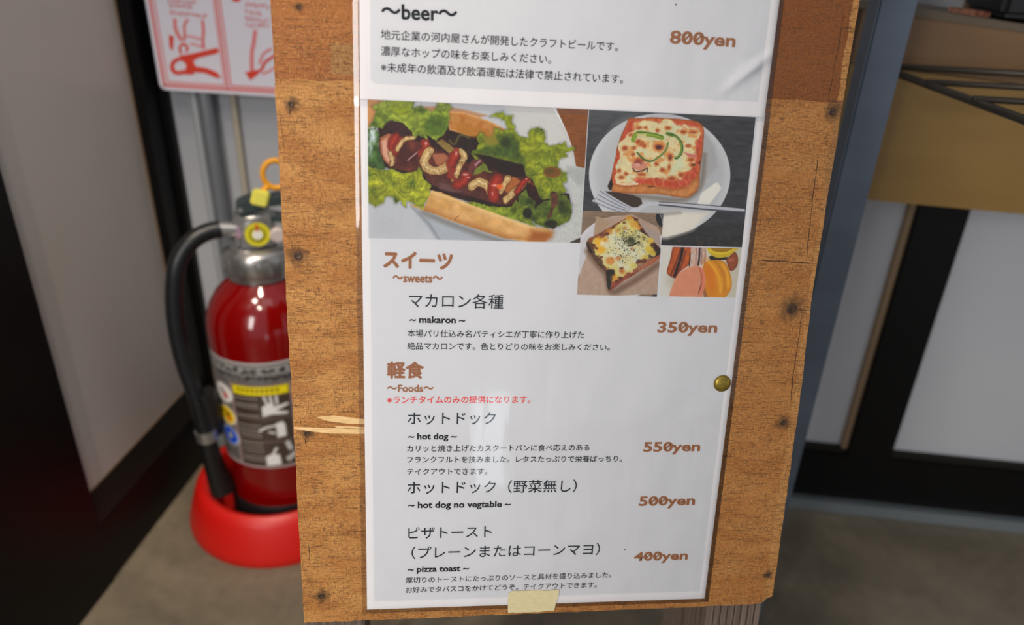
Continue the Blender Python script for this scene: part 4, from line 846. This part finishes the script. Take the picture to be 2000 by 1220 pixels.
P2.stroke([(990, 245), (1050, 255), (1120, 300), (1160, 370), (1168, 440), (1140, 510), (1092, 540)], 15, (112, 146, 52), soft=7, hi=(150, 174, 74)); P2.stroke([(1000, 242), (1080, 262), (1150, 320), (1182, 400), (1172, 480), (1120, 545), (1090, 545)], 5, (44, 88, 40), soft=5); P2.stroke([(1000, 255), (1060, 272)], 16, (96, 128, 40), soft=8)
P2.stroke([(640, 475), (690, 530), (750, 570), (820, 572), (890, 530), (950, 480), (990, 420), (1005, 355)], 10, (100, 136, 62), soft=6, hi=(130, 160, 80)); P2.stroke([(640, 478), (700, 545), (770, 582), (840, 572)], 5, (40, 84, 44), soft=5)
P2.stroke([(390, 828), (450, 850), (540, 852), (640, 846)], 12, (236, 216, 180), soft=8)
for pth in ([(820, 780), (850, 860)], [(930, 790), (960, 880)], [(1100, 800), (1160, 870)], [(1200, 800), (1230, 860)], [(1290, 680), (1250, 800)], [(1120, 140), (1220, 190), (1350, 210)]): P2.stroke(pth, 5, (222, 140, 90), soft=12, amt=14)
P2.ell(1378, 595, 10, 18, (60, 30, 20), soft=6); P2.ell(1310, 622, 22, 14, (110, 66, 40), soft=10); P2.ell(800, 880, 40, 8, (110, 60, 30), soft=8)
# fork
P2.poly([(250, 935), (420, 950), (600, 985), (680, 1020), (700, 1080), (640, 1130), (520, 1130), (420, 1060), (300, 1000)], (72, 54, 44), soft=10)
FK = (206, 206, 210); FD = (120, 122, 132)
P2.poly([(540, 1130), (640, 1125), (700, 1095), (760, 1072), (900, 1062), (1100, 1078), (1400, 1102), (1700, 1120), (1920, 1145), (1920, 1188), (1700, 1172), (1400, 1140), (1100, 1112), (900, 1098), (780, 1104), (700, 1150), (640, 1185), (560, 1185), (500, 1170)], FK, soft=6)
P2.stroke([(900, 1098), (1100, 1116), (1400, 1146), (1700, 1170), (1920, 1186)], 9, (84, 86, 94), soft=8); P2.stroke([(900, 1062), (1200, 1080), (1500, 1104), (1920, 1140)], 4, (60, 60, 64), soft=5)
for (a, b), (c_, d_) in (((185, 915), (560, 1135)), ((160, 960), (540, 1150)), ((135, 1005), (520, 1165)), ((118, 1048), (480, 1185))):
    P2.stroke([(a, b), ((a + c_) / 2, (b + d_) / 2 + 6), (c_, d_)], 15, FK, soft=6, n=3); P2.stroke([(a + 8, b + 14), ((a + c_) / 2 + 4, (b + d_) / 2 + 20), (c_, d_ + 8)], 5, FD, soft=5, n=3)
P2.stroke([(640, 1225), (900, 1210), (1150, 1190)], 20, (188, 180, 168), soft=30)
P2.img += (vnoise(P2.X, P2.Y, 8, 77, 1)[..., None] - .5) * 8
put('pizza_toast_photo', P2.mesh(sheet_pos_fast(.02)), M_PRINT, lower, matrix=BOARD)['label'] = 'printed photo of pizza toast on a plate with a fork'

P3 = Paint([(1138.5, 411), (1296, 417), (1283, 579), (1127, 575)], (1120, 410), 6.974, .7)
g = vnoise(P3.X * .3, P3.Y, 30, 4, 4)[..., None]; P3.img = np.array((146, 122, 98.)) * (.86 + .28 * g)
P3.ell(650, 640, 640, 562, (212, 208, 208), soft=6, edge=(222, 220, 222), ew=.1); P3.poly([(1040, 1190), (1130, 1110), (1150, 1190)], (66, 58, 60), soft=5)
P3.poly([(310, 85), (400, 110), (800, 60), (1150, 230), (1180, 300), (1180, 700), (1140, 1150), (900, 1150), (620, 1165), (40, 1160), (80, 880), (170, 650), (270, 380)], (192, 166, 144), soft=6, nz=.05, nsc=50)
P3.poly([(310, 85), (390, 110), (500, 180), (420, 260), (270, 370)], (186, 158, 130), soft=8); P3.poly([(800, 150), (900, 170), (1180, 330), (1180, 480), (1040, 400)], (184, 166, 154), soft=16)
P3.ell(1195, 130, 66, 110, (44, 40, 38), soft=6, rot=-.35); P3.stroke([(1180, 60), (1210, 120), (1215, 180)], 8, (150, 150, 148), soft=6); P3.stroke([(1205, 45), (1225, 90)], 6, (130, 130, 130), soft=6)
P3.stroke([(200, 560), (330, 740), (450, 880), (520, 1110), (700, 1040), (900, 920), (1150, 740)], 40, (140, 110, 88), soft=60)
P3.poly([(790, 78), (850, 110), (900, 190), (990, 320), (1090, 440), (1190, 540), (1185, 640), (1060, 740), (900, 830), (800, 900), (640, 980), (540, 1060), (490, 1105), (460, 1040), (440, 930), (440, 850), (350, 760), (260, 640), (190, 530), (175, 440), (220, 380), (330, 330), (480, 240), (640, 150)], (130, 76, 44), soft=6, amt=6, nz=.2, col2=(166, 104, 64), n=3)
P3.poly([(820, 90), (860, 120), (1000, 330), (1180, 520), (1190, 570), (1100, 560), (980, 400), (880, 230)], (72, 40, 28), soft=10, nz=.4)
P3.poly([(180, 440), (210, 420), (290, 560), (420, 720), (440, 850), (330, 740), (200, 560)], (104, 74, 50), soft=10, nz=.3); P3.poly([(175, 430), (220, 500), (270, 590), (230, 590), (180, 490)], (56, 36, 28), soft=8)
P3.poly([(440, 820), (560, 800), (560, 880), (520, 960), (510, 1060), (480, 1095), (455, 1030)], (50, 46, 38), soft=8)
P3.poly([(860, 800), (1000, 720), (1185, 600), (1190, 640), (1060, 740), (900, 820)], (186, 104, 70), soft=14, nz=.2); P3.poly([(560, 950), (860, 800), (880, 830), (700, 950), (520, 1090), (500, 1040)], (160, 84, 62), soft=14, nz=.2)
P3.poly([(1000, 600), (1190, 530), (1190, 600), (1070, 650), (1010, 640)], (52, 44, 32), soft=10)
top = [(780, 100), (850, 150), (890, 220), (900, 280), (980, 330), (1040, 380), (1090, 430), (1040, 470), (1120, 590), (1080, 620), (1000, 600), (1020, 650), (920, 680), (850, 690), (870, 770), (800, 830), (700, 890), (640, 920), (580, 960), (520, 960), (560, 900), (560, 820), (470, 790), (400, 720), (380, 640), (300, 600), (280, 540), (320, 520), (270, 450), (300, 380), (380, 400), (460, 340), (500, 270), (620, 200), (700, 130)]
d = P3.sd(top, 24, 50, 5); P3.lay((d + 10) / 18, (190, 130, 50)); c = np.array((220, 206, 120.)) * (.9 + .2 * vnoise(P3.X, P3.Y, 40, 6, 3)[..., None]); P3.lay(d / 10 + .5, c)
P3.ell(720, 560, 300, 230, (224, 216, 182), soft=160, alpha=.7)
a = np.clip((vnoise(P3.X, P3.Y, 80, 31, 3) - .5) * 7, 0, 1) * np.clip(1 - np.hypot(P3.X - 700, P3.Y - 520) / 420, 0, 1) * (d > 0); P3.lay(np.clip(a * 2, 0, .8), (226, 224, 200))
for x, y, r, cc in ((350, 430, 66, (240, 186, 50)), (370, 540, 60, (238, 180, 44)), (400, 450, 40, (238, 226, 190)), (830, 190, 60, (222, 168, 60)), (900, 240, 34, (226, 150, 50)), (1050, 420, 46, (226, 190, 70)), (1030, 540, 56, (222, 196, 60)), (500, 690, 60, (216, 142, 60)), (560, 920, 46, (226, 160, 50)), (660, 830, 40, (206, 120, 50)), (760, 110, 40, (218, 160, 50)), (490, 290, 40, (214, 150, 60)), (820, 760, 46, (222, 208, 110)), (610, 660, 34, (204, 128, 60)), (700, 250, 34, (206, 146, 70)), (600, 280, 28, (210, 150, 70)), (800, 530, 30, (204, 150, 100)), (1080, 580, 40, (212, 178, 60)), (980, 640, 30, (220, 190, 60)), (440, 400, 34, (220, 150, 40))):
    P3.ell(x, y, r, r * .85, cc, soft=30, amt=18, seed=x % 13, alpha=.85)
for x, y, r in ((380, 640, 22), (655, 790, 24), (460, 330, 26), (270, 480, 34), (310, 520, 22), (960, 370, 14), (900, 700, 40), (960, 690, 40), (870, 720, 20), (690, 170, 22), (640, 930, 36), (590, 970, 28), (860, 130, 24), (930, 270, 26), (1080, 470, 30)): P3.ell(x, y, r, r * .7, (104, 54, 34), soft=14, amt=12, seed=x % 11, alpha=.85)
r_ = random.Random(5)
for k in range(330):
    if k < 230: x, y = r_.gauss(770, 110), r_.gauss(400, 70)
    else: x, y = r_.gauss(720, 120), r_.gauss(590, 90)
    s = r_.uniform(4, 9); P3.ell(x, y, s, s * r_.uniform(.5, 1.1), r_.choice(((52, 58, 40), (70, 80, 46), (44, 44, 36))), rot=r_.random() * 3, soft=4, alpha=.85)
P3.ell(780, 420, 66, 50, (58, 64, 40), soft=30, amt=26, alpha=.75); P3.stroke([(740, 490), (830, 465), (900, 435)], 9, (50, 54, 36), soft=8)
P3.img += (vnoise(P3.X, P3.Y, 9, 77, 1)[..., None] - .5) * 8
put('corn_toast_photo', P3.mesh(sheet_pos_fast(.03)), M_PRINT, lower, matrix=BOARD)['label'] = 'printed photo of corn and mayonnaise toast with herbs'

P4 = Paint([(1293, 481.5), (1449, 485), (1436, 581), (1289, 578)], (1280, 470), 10.167, .7)
P4.img[:] = (222, 218, 206); P4.lay(np.clip((P4.X - 900) / 900, 0, 1) * .5, (196, 184, 148)); P4.lay(np.clip(1 - np.hypot(P4.X - 380, P4.Y - 780) / 260, 0, 1) * .5, (176, 170, 148))
P4.poly([(350, 110), (700, 110), (740, 240), (690, 420), (640, 500), (480, 620), (400, 745), (310, 710), (235, 650), (235, 560), (290, 380), (330, 180)], (190, 92, 36), soft=10, n=3, edge=(150, 66, 30), ew=60, nz=.1, nsc=80, col2=(212, 108, 34))
P4.stroke([(520, 120), (460, 300), (380, 520), (300, 680)], 20, (132, 60, 40), soft=20); P4.stroke([(550, 120), (500, 350), (430, 560), (380, 700)], 27, (50, 30, 26), soft=14, nz=.2); P4.stroke([(600, 200), (540, 420), (460, 620)], 18, (140, 64, 42), soft=20)
P4.stroke([(690, 260), (675, 500)], 12, (56, 40, 30), soft=12)
P4.poly([(705, 110), (1005, 110), (1020, 300), (990, 440), (850, 500), (700, 500)], (208, 176, 156), soft=8, nz=.1, nsc=60, col2=(220, 196, 180)); P4.stroke([(880, 110), (872, 330), (850, 480)], 17, (54, 28, 34), soft=8)
for x in (815, 925, 990): P4.stroke([(x, 120), (x - 4, 300), (x - 14, 470)], 7, (164, 118, 100), soft=12, amt=8)
P4.poly([(1060, 330), (1100, 290), (1480, 330), (1500, 370), (1100, 390)], (48, 36, 26), soft=14)
P4.poly([(1400, 380), (1480, 300), (1560, 220), (1610, 250), (1640, 340), (1630, 480), (1560, 580), (1480, 590), (1440, 500)], (166, 88, 48), soft=10, n=3, edge=(130, 62, 34), ew=50); P4.ell(1500, 380, 60, 30, (204, 132, 96), soft=40, alpha=.7)
P4.poly([(1020, 120), (1620, 130), (1580, 200), (1480, 290), (1330, 335), (1200, 330), (1100, 270), (1040, 200)], (214, 186, 36), soft=10, n=3); P4.poly([(1080, 120), (1560, 130), (1500, 210), (1300, 235), (1150, 205)], (176, 134, 20), soft=16); P4.stroke([(1060, 180), (1200, 240), (1400, 240), (1560, 170)], 18, (232, 206, 50), soft=14)
P4.poly([(960, 1130), (930, 1000), (960, 820), (1100, 1130)], (170, 110, 70), soft=40)
P4.poly([(960, 470), (1020, 410), (1120, 385), (1260, 380), (1370, 420), (1440, 520), (1490, 660), (1520, 820), (1500, 960), (1440, 1060), (1340, 1140), (1080, 1140), (1000, 1000), (960, 800), (940, 600)], (232, 166, 36), soft=12, n=3, col2=(224, 150, 26), nsc=120, edge=(206, 140, 34), ew=50)
P4.ell(1090, 740, 110, 330, (222, 130, 18), rot=-.18, soft=110, alpha=.85); P4.stroke([(1060, 420), (1180, 560), (1270, 760), (1300, 1000)], 30, (238, 178, 44), soft=40); P4.stroke([(1230, 430), (1330, 600), (1390, 800), (1400, 1000)], 22, (216, 146, 30), soft=26, amt=14)
P4.stroke([(1180, 400), (1300, 560), (1360, 760), (1360, 1050)], 10, (198, 132, 30), soft=20, amt=14); P4.stroke([(1340, 480), (1430, 660), (1440, 900)], 22, (240, 182, 50), soft=40)
P4.poly([(840, 500), (900, 520), (960, 600), (1000, 740), (985, 900), (930, 1080), (915, 1140), (780, 1140), (860, 1000), (900, 780)], (228, 146, 112), soft=10, n=3)
P4.stroke([(850, 530), (905, 630), (918, 760), (895, 920), (810, 1120)], 17, (164, 84, 64), soft=12); P4.poly([(860, 530), (900, 560), (940, 700), (930, 860), (900, 900), (915, 720)], (214, 120, 92), soft=10)
P4.poly([(260, 1140), (310, 960), (400, 750), (520, 600), (680, 520), (820, 495), (870, 580), (892, 720), (885, 880), (850, 1000), (790, 1140)], (222, 152, 118), soft=10, n=3, edge=(226, 162, 122), ew=90, nz=.03, nsc=100)
P4.img += (vnoise(P4.X, P4.Y, 14, 77, 1)[..., None] - .5) * 6
put('macaron_photo', P4.mesh(sheet_pos_fast(.03)), M_PRINT, lower, matrix=BOARD)['label'] = 'printed photo of coloured macarons'

# clear lamination film over each sheet
def film(u0, v0, u1, v1, h, fn, parent):
    nx, ny = 110, 150; U, V_ = np.meshgrid(np.linspace(u0, u1, nx), np.linspace(v0, v1, ny))
    H_ = h + fn(U, V_); P = np.stack([U * .001, V_ * .001, H_ * .001], -1).reshape(-1, 3); I = np.arange(nx * ny).reshape(ny, nx)
    Fq = np.stack([I[:-1, :-1], I[:-1, 1:], I[1:, 1:], I[1:, :-1]], -1).reshape(-1, 4)
    return put('clear_film', M3(P, [tuple(int(i) for i in f) for f in Fq]), M_FILM, parent, matrix=BOARD, smooth=True)
M_FILM = clear_mat('lamination_film', (.97, .97, .98), (70, 16, 1), .12, .001, .05)
def wave(seed, amp, sc): return lambda U, V_: amp * (vnoise(U + 40, V_ + 40, sc, seed, 2) - .5)
def lower_wave(U, V_):
    h = .1 + .22 * vnoise(U + 40, V_ + 40, 26, 4, 2)
    h -= .75 * np.clip((1.5 - U) / 4.5, 0, 1) ** 1.4 + .7 * np.clip((U - 209) / 4, 0, 1) ** 1.4 + .6 * np.clip((1 - V_) / 4, 0, 1) ** 1.4
    return np.maximum(h, -.56)
film(-3, -3, 213, 297, .05, lower_wave, lower)

upper = empty('menu_sheet', bp(105, 300, 1), 'upper laminated menu sheet listing beer at 800yen, overlapping the lower one', 'menu', group='laminated menu sheets on the board')
hU = .9
UL = np.array(uv_of(703, 193, hU)); UR = np.array(uv_of(1493, 229, hU)); du = (UR - UL) / np.linalg.norm(UR - UL); dv_ = np.array([-du[1], du[0]])
def uq(a, b_): p = UL + du * a + dv_ * b_; return (p[0] * .001, p[1] * .001)
WU = float(np.linalg.norm(UR - UL))
put('paper', prism([uq(0, 0), uq(WU, 0), uq(WU, 180), uq(0, 180)], (hU - .25) * .001, hU * .001), M_PAPER, upper, matrix=BOARD)
inner = [uq(5.2 + 3 * (1 - math.cos(t)), 7.5 + 3 * (1 - math.sin(t))) for t in np.linspace(0, math.pi / 2, 6)] + [uq(WU - 4.5, 7.5), uq(WU - 4.5, 180), uq(5.2, 180)]
put('tinted_panel', prism(inner, hU * .001, hU * .001 + .00001), M_TINT, upper, matrix=BOARD)
K = dict(par=upper, h=hU + .03)
text('〜beer〜', 744.6, 35.5, 893, 41.5, 29, .028, M_INK, **K, name='heading')
text('地元企業の河内屋さんが開発したクラフトビールです。', 743.8, 74.8, 1206.6, 98.6, None, .008, M_INK, **K, name='description')
text('濃厚なホップの味をお楽しみください。', 743.8, 107, 1076.4, 123.4, None, .008, M_INK, **K, name='description')
text('※未成年の飲酒及び飲酒運転は法律で禁止されています。', 743.8, 138.4, 1216.5, 161.8, None, .008, M_INK, **K, name='description')
text('800yen', 1307.5, 84, 1435.8, 91.2, 25, .03, M_BRN, **K, name='price', slash=(1, 2))
M_FILM2 = M_FILM
def upper_wave(U, V_):
    h = .1 + .22 * vnoise(U + 90, V_ + 10, 30, 8, 2)
    d = np.abs((U - 196) * .64 - (V_ - 316) * .77) ; h += .55 * np.exp(-(d / 2.2) ** 2) * np.exp(-((U - 199) ** 2 + (V_ - 318) ** 2) / 14 ** 2)
    h += .35 * vnoise(U, V_, 5, 3, 2) * np.exp(-((U - 198) ** 2 + (V_ - 316) ** 2) / 13 ** 2)
    h -= .85 * np.clip((.8 - (U - UL[0])) / 3.8, 0, 1) ** 1.4 + .7 * np.clip((U - UR[0] + 1) / 3.6, 0, 1) ** 1.4
    return h
film(UL[0] - 3, UL[1] - 3.4, UR[0] + 2.6, UL[1] + 180, hU + .05, upper_wave, upper)
# specks of dirt printed through the lamination
for x, y, par_, hh in ((1220, 1073, lower, .03), (1320, 9, upper, hU + .03)):
    u, v = uv_of(x, y, hh)
    put('speck', lathe([(0, 0), (.00045, 0), (.0004, .00002), (0, .00003)], 10), M_INK, par_, matrix=BOARD @ Matrix.Translation((u * .001, v * .001, hh * .001)))
# brass drawing pin
u, v = uv_of(1411, 749, 1.0)
tk = empty('thumbtack', bp(u, v, .5), 'round brass thumbtack holding the right edge of the lower menu sheet', 'thumbtack')
TM = BOARD @ Matrix.Translation((u * .001, v * .001, .0004))
M_BRASS = mat('tarnished_brass', (150, 128, 52), rough=.42, metal=.75, noise=((500, 500, 500), (124, 106, 44), 3))
put('head', lathe([(.0, .0), (.0049, .0), (.0051, .0003), (.0048, .0010), (.0038, .0017), (.0022, .0021), (0, .0022)], 48), M_BRASS, tk, matrix=TM, smooth=True)
put('pin', lathe([(0, -.006), (.0004, -.0045), (.0005, 0), (0, 0)], 10), M_BRASS, tk, matrix=TM)
# masking tape across the bottom edge
M_TAPE = clear_mat('tape', (1, 1, 1)); bpy.data.materials.remove(M_TAPE)
M_TAPE = mat('pale_yellow_masking_tape', (226, 212, 168), rough=.55, alpha=.72, noise=((300, 900, 100), (214, 200, 156), 3), bump=((700, 120, 100), .3, .0003))
tp = outline([(993, 1158), (1003, 1153), (1092, 1151), (1091, 1160), (1086, 1176), (1082, 1192), (992, 1196)], .5)
tape = put('masking_tape', prism(jag(tp, .00035, 3, .003), .0006, .0008), M_TAPE, matrix=BOARD)
tag(tape, 'strip of pale yellow masking tape over the bottom edge of the lower sheet', 'tape')
